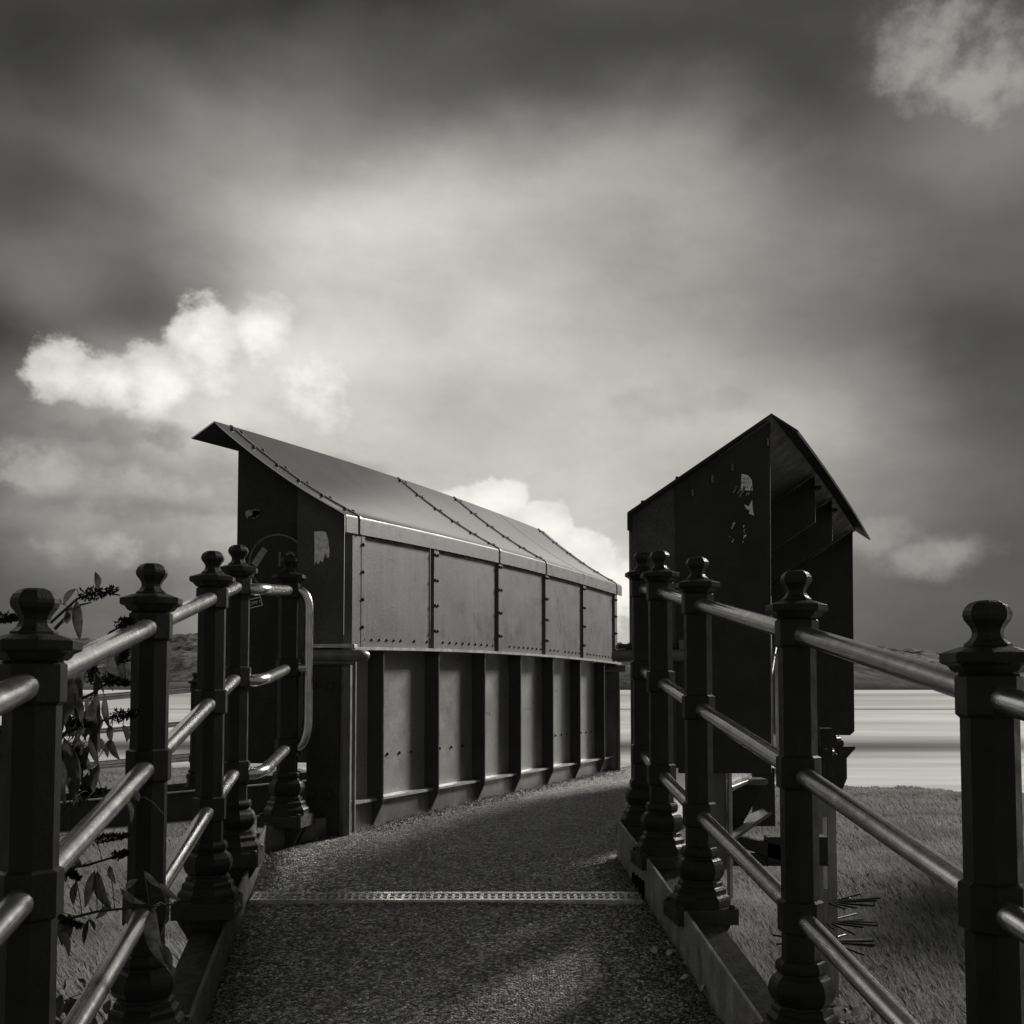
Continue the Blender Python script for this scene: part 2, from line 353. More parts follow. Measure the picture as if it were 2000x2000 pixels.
def text(name, body, size, m, parent, loc, rot, ext=.0006):
    cu = bpy.data.curves.new(name, 'FONT'); cu.body = body; cu.size = size; cu.extrude = ext; cu.align_x = 'CENTER'; cu.align_y = 'CENTER'
    tmp = bpy.data.objects.new('tmp', cu); COL.objects.link(tmp)
    dg = bpy.context.evaluated_depsgraph_get(); me = bpy.data.meshes.new_from_object(tmp.evaluated_get(dg))
    bpy.data.objects.remove(tmp); me.name = name
    me.transform(Matrix.Translation(loc) @ rot.to_4x4()); me.materials.clear(); me.materials.append(m)
    return link(bpy.data.objects.new(name, me), parent)

# ------------------------------------------------------------------ the setting: flats, marsh, hills
FZ, MZ = -4.6, -4.2
mb = MB(); mb.add([(-9000, -3000, FZ), (9000, -3000, FZ), (9000, 12000, FZ), (-9000, 12000, FZ)], [(0, 1, 2, 3)])
tag(mb.build('sand_flats', M['flats']), 'pale wet sand and shallow water of the estuary', 'estuary', kind='structure')
def shore(x): return 52.5-.385*x+.9*math.sin(x*.9)+.5*math.sin(x*2.3+1)+.35*math.sin(x*5.1)
mb = MB(); xs = np.concatenate([[-6000, -900, -200], np.linspace(-60, 60, 241), [200, 900, 6000]]); rows = []
for k, dz in ((0, 0), (1, 0), (2, -.12), (3, -.45)):
    rows.append([(x, -4000 if k == 0 else max(shore(x), -3900)+(0, 0, .35, .7)[k], MZ+dz) for x in xs])
mb.loft(rows, True, False, False)
tag(mb.build('salt_marsh', M['marsh']), 'dark salt marsh ground ending in a ragged bank', 'marsh', kind='structure')

from mathutils import noise as mnoise
def interp(x, P):
    for (a, b), (c, d) in zip(P, P[1:]):
        if x <= c: return b+(d-b)*max(0, min(1, (x-a)/(c-a)))
    return P[-1][1]
CREST = [(-1400, 40), (-720, 57), (-600, 70), (-450, 81), (-330, 80), (0, 70), (300, 52), (400, 60), (490, 62), (560, 57), (620, 52), (760, 44), (1500, 38)]
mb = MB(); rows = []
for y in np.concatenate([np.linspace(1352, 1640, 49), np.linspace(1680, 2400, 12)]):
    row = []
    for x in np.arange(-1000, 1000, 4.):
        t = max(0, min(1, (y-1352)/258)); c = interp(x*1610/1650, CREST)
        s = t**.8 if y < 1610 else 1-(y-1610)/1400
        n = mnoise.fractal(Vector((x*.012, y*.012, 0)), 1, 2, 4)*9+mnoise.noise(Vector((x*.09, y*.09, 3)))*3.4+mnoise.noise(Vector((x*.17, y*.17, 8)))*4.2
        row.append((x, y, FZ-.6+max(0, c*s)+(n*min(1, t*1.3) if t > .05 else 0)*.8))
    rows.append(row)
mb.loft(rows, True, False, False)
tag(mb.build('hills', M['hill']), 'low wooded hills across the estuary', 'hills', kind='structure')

for px, s, lab in ((-485, 1.0, 'larger tiny white gabled house on the far wooded hill'), (-468, .7, 'smaller tiny white house just right of a larger one on the far hill')):
    y = 1470; zz = 31.5+(4 if s < 1 else 0)
    h = thing('far_house', (px, y, zz), lab, 'house')
    w, d, e, r = 6.5*s, 5*s, 6*s, 4.2*s
    mb = MB(); mb.prism([(px-w, y-d, zz-8), (px+w, y-d, zz-8), (px+w, y-d, zz+e), (px, y-d, zz+e+r), (px-w, y-d, zz+e)], [(px-w, y+d, zz-8), (px+w, y+d, zz-8), (px+w, y+d, zz+e), (px, y+d, zz+e+r), (px-w, y+d, zz+e)])
    mb.build('wall', M['wall'], h)
    mb = MB()
    for sx in (-1, 1):
        q = lambda yy, o: [(px, yy, zz+e+r+.1+o), (px+sx*(w+.6), yy, zz+e-.4+o)]
        a = q(y-d-.3, 0); b = q(y+d+.3, 0); a2 = q(y-d-.3, .5); b2 = q(y+d+.3, .5)
        mb.hexa([a[0], a[1], b[1], b[0], a2[0], a2[1], b2[1], b2[0]])
    mb.build('roof', M['slate'], h)

# marsh grass: nobody could count it
def grass():
    n = 330000
    y = 11.5+np.abs(rng.random(n))**1.35*52
    x = (rng.random(n)*2-1)*(y*.50+.8)
    sh = 52.5-.385*x+.9*np.sin(x*.9)+.5*np.sin(x*2.3+1)+.35*np.sin(x*5.1)
    k = y < sh; x, y = x[k], y[k]; n = len(x)
    h = (.26+.30*rng.random(n))*(1+.2*np.sin(x*.8+1.3*np.sin(y*.6)))*np.clip(1.25-.014*y, .35, 1)*np.clip((sh[k]-y)/7, .3, 1)
    wd = (.010+.00045*y)*(.7+.6*rng.random(n))
    lean = -.42+.22*rng.standard_normal(n); ly = .25*rng.standard_normal(n)
    v = np.zeros((n, 5, 3), np.float32)
    bx = x; bz = np.full(n, MZ-.02)
    def setv(i, X, Y, Z): v[:, i, 0] = X; v[:, i, 1] = Y; v[:, i, 2] = Z
    setv(0, bx-wd, y, bz); setv(1, bx+wd, y, bz)
    setv(2, bx+wd*.8+lean*h*.4, y+ly*h*.4, bz+h*.6); setv(3, bx-wd*.8+lean*h*.4, y+ly*h*.4, bz+h*.6)
    setv(4, bx+lean*h, y+ly*h, bz+h)
    me = bpy.data.meshes.new('marsh_grass'); me.vertices.add(n*5); me.vertices.foreach_set('co', v.ravel())
    base = (np.arange(n)*5)[:, None]
    loops = np.concatenate([base+np.array([0, 1, 2, 3]), base+np.array([3, 2, 4])], 1).ravel().astype(np.int32)
    me.loops.add(n*7); me.loops.foreach_set('vertex_index', loops)
    me.polygons.add(n*2); st = (np.arange(n)*7)[:, None]+np.array([0, 4]); me.polygons.foreach_set('loop_start', st.ravel().astype(np.int32))
    me.materials.append(M['grass']); me.update(calc_edges=True); me.validate()
    tag(link(bpy.data.objects.new('marsh_grass', me)), 'wind-combed marsh grass below the footbridge', 'grass', kind='stuff')
grass()

# ------------------------------------------------------------------ ramp path, kerbs
PZ = [(-1, -1.845), (4.4, -1.015), (5.05, -.918), (5.7, -.835), (6.3, -.795), (7.5, -.78), (10.4, -.77), (16, -.8)]
def pz(y):
    return interp(y, PZ)
def kl(y): return -1.155-.115*(y-5.03)                 # inner face of the left kerb
def kr(y): return .575-.095*(y-5.03)
def path_edges(y):
    if y < 5.7: a, b = kl(y), kr(y)
    elif y < 6.2:
        t = (y-5.7)/.5; a = kl(5.7)*(1-t)-.99*t; b = kr(5.7)*(1-t)+.66*t
    else: a, b = -.88+.438*(y-6.15)-.1, .66+.405*(y-6.15)
    return a-.004, b+.004
mb = MB(); rt = []; rb = []
for y in sorted(set(list(np.arange(-.8, 5.7, .25))+[5.7, 5.9, 6.2]+list(np.arange(6.4, 11.5, .3)))):
    a, b = path_edges(y); z = pz(y)
    rt.append([(a+(b-a)*k/12, y, z+.012*math.sin(math.pi*k/12)) for k in range(13)]+[(b, y, z-.12), (a, y, z-.12)])
mb.loft(rt, False); p = mb.build('path', M['asphalt']); p.data.polygons.foreach_set('use_smooth', [abs(q.normal.z) > .9 for q in p.data.polygons])
tag(p, 'dark gritted asphalt path rising onto the bridge', 'path', kind='structure')

def kerb(side):
    km = M['kerb'] if side < 0 else M['kerbpale']  # right kerb lightened, left kept dark, in place of their light and shade
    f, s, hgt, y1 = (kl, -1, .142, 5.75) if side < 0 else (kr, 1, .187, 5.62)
    ys = np.arange(-.8, y1-.1, .4).tolist()+[y1]
    plate = MB(); ledge = MB(); rp = []; rl = []
    for y in ys:
        x = f(y); z = pz(y)
        rp.append([(x, y, z-.14), (x+s*.012, y, z-.14), (x+s*.012, y, z+hgt), (x, y, z+hgt)])
        x2 = x+s*.012; zt = z+hgt-.055
        rl.append([(x2, y, zt-.02), (x2+s*.128, y, zt-.02), (x2+s*.128, y, zt+.006), (x2, y, zt)])
    plate.loft(rp); ledge.loft(rl)
    w = 'left' if side < 0 else 'right'
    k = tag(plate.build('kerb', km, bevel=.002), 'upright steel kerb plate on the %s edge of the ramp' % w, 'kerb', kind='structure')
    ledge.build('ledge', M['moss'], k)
    web = MB(); rw = []
    for y in ys:
        x = f(y)+s*.10; z = pz(y)+hgt-.076
        rw.append([(x, y, z-.34), (x+s*.012, y, z-.34), (x+s*.012, y, z-.001), (x, y, z-.001)])
    web.loft(rw); web.build('edge_beam', M['block'], k)
    if side > 0:
        b = MB()
        for i in range(4): b.box(f(4.98+i*.07)-.012, f(4.98+i*.07)+.001, 4.98+i*.07, 5.005+i*.07, pz(5)+.0, pz(5)+.075)
        b.build('weep_slot', M['dark'], k)
kerb(-1); kerb(1)
mb = MB()                                             # kerb return at the top of the ramp
c = (kl(5.75), 5.755, pz(5.75)); d = (-1.0, 6.11, pz(6.11))
mb.prism([(c[0], c[1], c[2]-.1), (d[0], d[1], d[2]-.1), (d[0], d[1], d[2]+.10), (c[0], c[1], c[2]+.125)], [(c[0]-.01, c[1]+.012, c[2]-.1), (d[0]-.01, d[1]+.012, d[2]-.1), (d[0]-.01, d[1]+.012, d[2]+.10), (c[0]-.01, c[1]+.012, c[2]+.125)])
tag(mb.build('kerb_return', M['kerb']), 'short rusty kerb plate angling from the left kerb to the bridge pillar', 'kerb', kind='structure')
mb = MB(); mb.box(-1.55, -1.262, 5.55, 6.3, pz(5.8)-.06, pz(5.8)-.03); mb.prism([(-1.262, 5.73, -.87), (-1.02, 6.10, -.87), (-1.02, 6.4, -.87), (-1.262, 6.4, -.87)], [(-1.262, 5.73, -.832), (-1.02, 6.10, -.832), (-1.02, 6.4, -.832), (-1.262, 6.4, -.832)])
tag(mb.build('landing_plate', M['moss']), 'flat steel landing plate outside the kerb beside the left bridge pillar', 'landing', kind='structure')

# ------------------------------------------------------------------ cast railing posts
C8 = 1/math.cos(math.pi/8)
def lathe8(prof, n=8, facet=True): m = MB(); m.lathe([(r*C8, z) for r, z in prof], n, facet, math.pi/8); return m
FIN = [(.004, 0), (.020, -.0015), (.030, -.006), (.037, -.013), (.0415, -.022), (.0425, -.030), (.040, -.039), (.034, -.047), (.029, -.055), (.0265, -.063), (.0275, -.070), (.031, -.077), (.037, -.083), (.041, -.086), (.0415, -.0895), (.039, -.090)]
CAP = [(.039, -.0898), (.050, -.0925), (.066, -.098), (.080, -.103), (.083, -.105), (.083, -.121), (.080, -.124), (.069, -.129), (.064, -.137), (.058, -.142)]
def collar(a, b, r=.058, s=.0505): return [(s, a+.006), (r, a), (r, b), (s, b-.008)]
SH = [(.052, -.140)]+collar(-.150, -.222)+collar(-.548, -.632, .060)+collar(-.962, -.1045*10, .061)+[(.0505, -1.14)]
FOOT = [(.058, -1.128), (.063, -1.131), (.067, -1.139), (.0685, -1.149), (.067, -1.159), (.063, -1.165), (.066, -1.170), (.076, -1.178), (.083, -1.190), (.0875, -1.206), (.088, -1.216), (.085, -1.230), (.079, -1.243), (.071, -1.252), (.073, -1.258), (.078, -1.262), (.080, -1.272), (.080, -1.276),
        (.086, -1.280), (.092, -1.287), (.0925, -1.302), (.094, -1.306), (.102, -1.314), (.107, -1.322), (.1075, -1.340), (.1085, -1.346), (.1085, -1.350)]
def proto_meshes():
    d = {}
    for nm, mbb, m in (('post', lathe8(SH), 'post'), ('finial', lathe8(FIN), 'post'), ('cap', lathe8(CAP), 'post'), ('foot', lathe8(FOOT), 'post')):
        o = mbb.build(nm, M[m]); d[nm] = o.data; WLD.pop(o.name); bpy.data.objects.remove(o)
    b = MB(); b.box(-.117, .117, -.117, .117, -1.408, -1.350)
    for sx in (-1, 1):
        for sy in (-1, 1): b.hexnut((sx*.098, sy*.098, -1.350), (0, 0, 1), .013, .012)
    o = b.build('base_block', M['block']); d['base_block'] = o.data; WLD.pop(o.name); bpy.data.objects.remove(o)
    b = MB()
    for x in (-.045, .033): b.prism([(x, -.105, -1.409), (x, .117, -1.409), (x, -.0, -1.60)], [(x+.012, -.105, -1.409), (x+.012, .117, -1.409), (x+.012, -.0, -1.60)])
    o = b.build('bracket', M['block']); d['bracket'] = o.data; WLD.pop(o.name); bpy.data.objects.remove(o)
    return d
PM = proto_meshes()
def post(root, x, y, z, rz, out=1, scale=1, bracket=True):
    o = bpy.data.objects.new('post', PM['post']); COL.objects.link(o); o.parent = root
    o.location = Vector((x, y, z))-root.location; o.rotation_euler.z = rz
    for nm in ('finial', 'cap', 'foot', 'base_block')+(('bracket',) if bracket else ()):
        c = bpy.data.objects.new(nm, PM[nm]); COL.objects.link(c); c.parent = o
        if nm == 'bracket': c.rotation_euler.z = -math.pi/2*out
    return o
RH = (-.185, -.592, -1.005); RAD = .0275
def rails(root, a, b):
    for h in RH:
        mb = MB(); mb.tube([(a[0], a[1], a[2]+h), (b[0], b[1], b[2]+h)], RAD, 18); mb.build('rail', M['rail'], root)
RAZ = R(5.7)                                            # ramp heads slightly left
Lp = [(-.80, 1.1, .023), (-.934, 2.2, .192), (-1.059, 3.3, .361), (-1.174, 4.4, .53), (-1.221, 5.0, .629), (-1.172, 5.9, .686)]
Rp = [(1.035, 1.1, -.002), (.93, 2.2, .168), (.835, 3.3, .341), (.728, 4.41, .508), (.667, 5.06, .611), (.652, 5.6, .669)]
rt = thing('ramp_railing', (-1.174, 4.4, -.82), 'dark cast railing on the left of the ramp, buddleia growing through it', 'railing', 'three-rail railings along the ramp')
for i, p in enumerate(Lp): post(rt, *p, RAZ if i < 5 else R(-8), -1)
for a, b in zip(Lp[:4], Lp[1:5]): rails(rt, a, b)
for h in RH:                                           # short top bay with an elbow out of the corner post
    a, b = Vector(Lp[4]), Vector(Lp[5]); mb = MB()
    q = [a+Vector((.03, .01, h-.012)), a+Vector((.075, .03, h-.012)), a+Vector((.10, .10, h-.005)), a+Vector((.095, .2, h)), b+Vector((0, 0, h))]
    q = [q[0], q[0]*.5+q[1]*.5, q[1], q[1]*.4+q[2]*.6, q[2], q[2]*.4+q[3]*.6, q[3], q[4]]
    mb.tube(q, RAD, 18); mb.build('rail', M['rail'], rt)
b = Vector(Lp[5]); mb = MB(); pts = [b+Vector((.02, 0, RH[0])), b+Vector((.045, 0, RH[0]))]
zt, zb = RH[0], RH[2]; r = .065
for k in range(9):
    t = math.pi/2*k/8; pts.append(b+Vector((.05+r*math.sin(t)*.85, .0, zt-r*1.5*(1-math.cos(t)))))
for k in range(9):
    t = math.pi/2*k/8; pts.append(b+Vector((.05+r*math.cos(t)*.85, .0, zb+r*2.2-r*2.2*math.sin(t))))
pts.append(b+Vector((.02, 0, zb))); mb.tube(pts, .024, 18)
mb.tube([b+Vector((.02, 0, RH[1])), b+Vector((.105, 0, RH[1]))], .024, 14)
mb.build('end_loop', M['rail'], rt)
rt2 = thing('ramp_railing', (.728, 4.41, -.84), 'dark cast railing on the right of the ramp above the marsh grass', 'railing', 'three-rail railings along the ramp')
for i, p in enumerate(Rp): post(rt2, *p, RAZ, 1)
for a, c in zip(Rp, Rp[1:]): rails(rt2, a, c)

# ------------------------------------------------------------------ drain across the ramp
dy, dz = 4.955, pz(4.955)
dr = thing('drain_channel', (-.29, dy, dz), 'galvanised slotted drain set across the asphalt path', 'drain')
sl = .149
def D(x, y, z): return (x, dy+y, dz+y*sl+z+.018)
x0, x1 = -1.128, .556
mb = MB(); mb.box(x0, x1, -.0425, .0425, -.02, -.0045, D); mb.build('channel', M['dark'], dr)  # black plate just under the grate in place of deep shaded holes
mb = MB(); mb.box(x0, x1, -.053, -.0385, -.02, .004, D); mb.box(x0, x1, .0385, .053, -.02, .004, D); mb.build('edge_frame', M['grate'], dr)
mb = MB(); n = 54; pt = (x1-x0)/n
mb.box(x0, x1, -.038, -.031, -.012, .003, D); mb.box(x0, x1, .031, .038, -.012, .003, D); mb.box(x0, x1, -.004, .004, -.012, .0025, D)
for i in range(n+1):
    xx = x0+i*pt; mb.box(max(x0, xx-.0065), min(x1, xx+.0065), -.031, .031, -.012, .002, D)
mb.build('grate', M['grate'], dr)

# ------------------------------------------------------------------ left bridge girder with its cover
def camb(y): return .031*(1-((y-8.3)/2.2)**2)
def LG(off, y, z): return (-.88+.438*(y-6.15)+off, y, z)
lg = thing('bridge_girder', (-.88, 6.15, -.8), 'left riveted bridge girder, its pale cladding and bright sloping roof seen along the path', 'bridge girder', 'covered girders of the footbridge')
Y0, Y1 = 6.15, 10.42
ys = np.linspace(Y0, Y1, 15)
def strip(fn, name, m, parent, bevel=0, smooth=False):  # lofts a section fn(y) along the girder
    mb = MB(); mb.loft([fn(y) for y in ys], smooth); return mb.build(name, m, parent, bevel)
strip(lambda y: [LG(-.115, y, .196+camb(y)), LG(.022, y, .196+camb(y)), LG(.022, y, .213+camb(y)), LG(-.115, y, .213+camb(y))], 'top_flange', M['edge'], lg)
strip(lambda y: [LG(-.089, y, -.652), LG(-.030, y, -.652), LG(-.030, y, -.638), LG(-.089, y, -.632)], 'ledge_angle', M['edge'], lg)
strip(lambda y: [LG(-.089, y, -.85), LG(-.062, y, -.85), LG(-.062, y, -.6525), LG(-.089, y, -.6525)], 'skirt_plate', M['girder'], lg)
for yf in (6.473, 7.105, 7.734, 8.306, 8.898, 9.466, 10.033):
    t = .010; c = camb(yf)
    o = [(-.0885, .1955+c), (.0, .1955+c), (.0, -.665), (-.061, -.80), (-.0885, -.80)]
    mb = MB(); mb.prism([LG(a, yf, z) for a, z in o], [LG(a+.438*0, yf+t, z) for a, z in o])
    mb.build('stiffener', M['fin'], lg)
mb = MB(); mb.loft([[LG(-.10, y, -.80), LG(-.09, y, -.80), LG(-.09, y, .205+camb(y)), LG(-.10, y, .205+camb(y))] for y in ys]); sp_ = len(mb.f)
for ya, yb in ((6.55, 6.95), (7.15, 7.6), (9.05, 9.4), (9.6, 9.95)):
    for k in range(4): mb.dome(LG(-.09, ya+(yb-ya)*k/3, -.40), (.91, -.4, 0), .010, .010)
mb.build('web_plate', M['web'], lg, 0, M['bolt'], sp_)
BM = {}
def bolt(parent, c, ax, r, h):                         # one dome-headed bolt; all share a mesh
    k = (ax, r, h)
    if k not in BM:
        b = MB(); b.dome((0, 0, 0), ax, r, h); me = bpy.data.meshes.new('bolt'); me.from_pydata(b.v, [], b.f); me.polygons.foreach_set('use_smooth', b.sm); me.materials.append(M['bolt']); BM[k] = me
    o = link(bpy.data.objects.new('bolt', BM[k]), parent); o.location = c; WLD[o.name] = Matrix.Translation(c); return o
# cladding panels, straps
DIV = [6.235, 7.03, 7.93, 8.74, 9.523, 10.296]
def etop(y): return .865+camb(y)*1.1
def ebot(y): return .842+camb(y)*1.1
for i, (a, b2) in enumerate(zip(DIV, DIV[1:])):
    yy = np.linspace(a+(.066 if a > 6.5 else .036), b2-.014, 6); mb = MB()
    mb.loft([[LG(-.018, y, .214+camb(y)), LG(-.010, y, .214+camb(y)), LG(-.010, y, etop(y)+.03), LG(-.018, y, etop(y)+.03)] for y in yy])
    rv = mb; sp_ = len(mb.f); n = 10
    for k in range(n):
        if random.random() < .06: continue
        y = a+.06+(b2-a-.11)*k/(n-1); rv.dome(LG(-.010, y, .255+camb(y)), (.916, -.4, 0), .0085, .008)
        if k % 1 == 0: rv.dome(LG(-.010, y, etop(y)-.028), (.916, -.4, 0), .0085, .008)
    pn = mb.build('cladding_panel', M['clad'], lg, 0, M['bolt'], sp_)
    if i == 3:
        for k in range(26):
            sc = MB()
            yc = 9.0+random.random()*.32; zc = .40+random.random()*.30; pp = []
            dx, dzz = random.uniform(-.03, .03), random.uniform(-.11, .11)
            for q in range(5): pp.append(LG(-.0105, yc+dx*q/4+random.uniform(-.008, .008), zc+dzz*q/4+random.uniform(-.006, .006)))
            sc.tube(pp, .0011, 4); sc.build('scratched_mark', M['scratch'], pn)
for y in DIV:
    c = camb(y); mb = MB()
    w = .034 if y < 6.3 else .062
    mb.hexa([LG(-.017, y, .214+c), LG(.006, y, .214+c), LG(.006, y+w, .214+c), LG(-.017, y+w, .214+c), LG(-.017, y, etop(y)+.02), LG(.006, y, etop(y)+.02), LG(.006, y+w, etop(y)+.02), LG(-.017, y+w, etop(y)+.02)])
    st = mb.build('strap', M['clad'], lg, .0015)
    for k in range(4):
        z = .325+c+(etop(y)-.40)*k/3*.98
        for dy_ in ((.017,) if y < 6.3 else (.014, .047)): bolt(st, LG(.006, y+dy_, z), (.916, -.4, 0), .0105, .009)
mb = MB(); mb.loft([[LG(-.04, y, .214), LG(.004, y, .214), LG(.004, y, .88+camb(y)), LG(-.04, y, .88+camb(y))] for y in (6.152, 6.19, 6.232)]); mb.build('corner_angle', M['clad'], lg, .006)
# roof sheet
def under(o, n):                                       # dark colour on the inner faces stands in for shade beneath the sheet
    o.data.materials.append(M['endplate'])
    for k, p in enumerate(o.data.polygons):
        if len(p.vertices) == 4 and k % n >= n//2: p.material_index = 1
def roof_drop(t):                                      # flattens towards the eave, curve exaggerated to mirror brighter sky there
    a, b, c_ = .885, .53, .97
    return a*t+(b-a)*t*t/(2*c_) if t < c_ else a*c_+(b-a)*c_/2+(t-c_)*(.7067-(a+b)/2*c_)/(1-c_)
def roofline(n=14, flip=1):
    P = []
    for k in range(n+1):
        t = k/n; P.append((-.716+.716*t, 1.446-.716*roof_drop(t)))
    return P
def sec(y, lift=0.0, over=True, T=.007):
    c = camb(y)*1.1-.0; P = roofline()
    top = ([(-.841, 1.353)] if over else [])+P+[(.008, .932), (.010, .923), (.010, ebot(6.1)-.005)]
    top = [(a, z+c) for a, z in top]
    out = []
    for i, (a, z) in enumerate(top):
        p = Vector(top[max(i-1, 0)]); q = Vector(top[min(i+1, len(top)-1)]); t = (q-p).normalized(); nrm = Vector((-t.y, t.x))
        out.append((a+nrm.x*lift, z+nrm.y*lift))
    inn = []
    for i, (a, z) in enumerate(top):
        p = Vector(top[max(i-1, 0)]); q = Vector(top[min(i+1, len(top)-1)]); t = (q-p).normalized(); nrm = Vector((-t.y, t.x))
        inn.append((a-nrm.x*(T-lift), z-nrm.y*(T-lift)))
    return out+inn[::-1]
ysr = np.linspace(6.08, 10.47, 16)
mb = MB(); mb.loft([[LG(a, y, z) for a, z in sec(y)] for y in ysr])
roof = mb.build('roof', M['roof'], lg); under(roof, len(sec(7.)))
n = len(sec(7.))
fl = []
for p in roof.data.polygons: fl.append(len(p.vertices) == 4)
roof.data.polygons.foreach_set('use_smooth', fl)
es = roof.modifiers.new('edge', 'EDGE_SPLIT'); es.split_angle = R(25)
fs = MB(); fs.loft([[LG(.0105, y, ebot(6.1)-.006+camb(y)*1.1), LG(.0125, y, ebot(6.1)-.006+camb(y)*1.1), LG(.0125, y, .922+camb(y)*1.1), LG(.0105, y, .922+camb(y)*1.1)] for y in ysr])
fs.build('fascia', M['fascia'], roof)
for y, hv in ((6.20, 1), (7.93, 1), (8.74, 1), (9.53, 0), (10.33, 1)):
    w = .016 if hv else .004
    o = MB(); A = sec(y, .006 if hv else .0015, False, .006 if hv else .003)
    o.prism([LG(a+.002*hv, y, z) for a, z in A], [LG(a+.002*hv, y+w, z) for a, z in A]); sm = o.build('seam', M['girder'] if hv else M['roof'], roof)
    if hv:
        P = roofline()
        for k in range(6):
            t = (.05, .22, .40, .57, .75, .93)[k]; i = min(int(t*14), 13); f = t*14-i
            a = P[i][0]*(1-f)+P[i+1][0]*f; z = P[i][1]*(1-f)+P[i+1][1]*f+camb(y)*1.1
            for dy_ in (-.03, .046): bolt(sm, LG(a, y+dy_, z-.001), (.55, -.24, .8), .0125, .012)
# end wall of the cover
def rz_at(off): 
    P = [(-.841, 1.353)]+roofline(); return interp(off, P)
mb = MB(); xs_ = [-1.512, -1.40, -1.30, -1.172]; y = 6.16
a = [(x, y, -.42) for x in (-1.512, -1.172)]+[(x, y, rz_at(x+.8757)-.012) for x in xs_[::-1]]
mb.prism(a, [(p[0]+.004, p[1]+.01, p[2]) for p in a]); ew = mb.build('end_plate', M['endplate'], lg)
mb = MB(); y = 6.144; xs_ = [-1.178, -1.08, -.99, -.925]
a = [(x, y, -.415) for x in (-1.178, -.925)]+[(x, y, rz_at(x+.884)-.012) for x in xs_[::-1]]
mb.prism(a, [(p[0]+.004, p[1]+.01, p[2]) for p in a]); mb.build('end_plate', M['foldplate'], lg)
mb = MB(); y = 10.40
a = [LG(o, y, z) for o, z in ((-.63, -.42), (-.03, -.42), (-.03, .93), (-.70, 1.42), (-.63, 1.3))]
mb.prism(a, [(p[0]+.004, p[1]+.01, p[2]) for p in a]); mb.build('end_plate', M['endplate'], lg)
# pillar at the girder's near end
pl = MB(); pl.box(-1.112, -.934, 6.118, 6.24, -.86, .205); pil = pl.build('pillar', M['endplate'], lg, .003)
pl = MB(); pl.tube([(-.905, 6.135, -.84), (-.905, 6.135, .10)], .022, 14); pl.box(-.934, -.878, 6.13, 6.20, -.84, .13); pl.box(-.8775, -.862, 6.22, 6.26, -.80, .19)
pl.build('corner_bead', M['girder'], pil, .003)
for x, z in ((-1.08, .00), (-.985, .00), (-1.08, -.585), (-.985, -.585)):
    b_ = MB(); b_.hexnut((x, 6.118, z), (0, -1, 0), .021, .016); b_.build('bolt', M['endplate'], pil)
pl = MB(); pl.box(-1.125, -.852, 6.09, 6.27, .206, .228)
cp = pl.build('capping', M['edge'], pil, .003)
pl = MB(); q = [(-1.13, 6.112), (-1.11, 6.108), (-.87, 6.108), (-.835, 6.115), (-.815, 6.13), (-.80, 6.16)]
pl.tube([(x, y, .166) for x, y in q], [.02, .033, .033, .034, .034, .028], 16); pl.tube([(-1.12, 6.115, .128), (-.85, 6.115, .128)], .014, 10); pl.build('roll_moulding', M['girder'], cp)
pl = MB(); x, y, z = LG(.0, 10.36, 0); pl.box(x-.17, x+.02, 10.34, 10.44, -.85, .19); pl.tube([(x-.2, 10.33, .16), (x+.07, 10.33, .16)], .034, 14); pl.tube([(x+.01, 10.33, -.84), (x+.01, 10.33, .10)], .016, 10); pl.build('far_pillar', M['girder'], lg, .002)

# ------------------------------------------------------------------ right bridge girder with its cover (open on the far side)
def RG(off, y, z): return (.633+.405*(y-6.15)+off, y, z)
rg = thing('bridge_girder', (.633, 6.15, -.8), 'right bridge girder end-on, tall dark gabled cover with an open bracketed overhang', 'bridge girder', 'covered girders of the footbridge')
YE = 10.55; ys = np.linspace(6.16, YE, 10)
strip(lambda y: [RG(.08, y, -.80), RG(.09, y, -.80), RG(.09, y, .2), RG(.08, y, .2)], 'web_plate', M['girder'], rg)
strip(lambda y: [RG(-.02, y, .196+camb(y)), RG(.16, y, .196+camb(y)), RG(.16, y, .213+camb(y)), RG(-.02, y, .213+camb(y))], 'top_flange', M['girder'], rg)
strip(lambda y: [RG(.0, y, -.74), RG(.3, y, -.74), RG(.3, y, -.72), RG(.0, y, -.72)], 'bottom_flange', M['girder'], rg)
for yf in (6.8, 7.4, 8.0, 8.6, 9.2, 9.8):
    mb = MB(); o = [(.0, -.7), (.079, -.7), (.079, .19), (.0, .19)]; mb.prism([RG(a, yf, z) for a, z in o], [RG(a, yf+.01, z) for a, z in o]); mb.build('stiffener', M['girder'], rg)
strip(lambda y: [RG(.006, y, .214+camb(y)), RG(.014, y, .214+camb(y)), RG(.014, y, .93+camb(y)), RG(.006, y, .93+camb(y))], 'cladding_panel', M['clad'], rg)
RS = [(.021, .845), (.021, .938), (.024, .946), (.813, 1.489), (.957, 1.395)]
def rsec(y):
    c = camb(y); T = .012
    o = [(a, z+c) for a, z in RS]; i = [(.029, .845+c), (.029, .934+c), (.813, 1.489-.016+c), (.950, 1.395-.012+c)]
    return o+i[::-1]
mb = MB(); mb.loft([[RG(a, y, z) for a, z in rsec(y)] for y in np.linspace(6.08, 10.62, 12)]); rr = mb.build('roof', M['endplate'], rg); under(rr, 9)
for a, z in ((.10, .999), (.29, 1.131)): bolt(rr, RG(a, 6.11, z), (-.5, 0, .85), .012, .016)
def rtop(x, y):                                        # underside of the roof above x at y
    off = x-.633-.405*(y-6.15); return interp(off, [(.021, .934), (.813, 1.470), (.957, 1.38)])+camb(y)
mb = MB(); y = 6.15
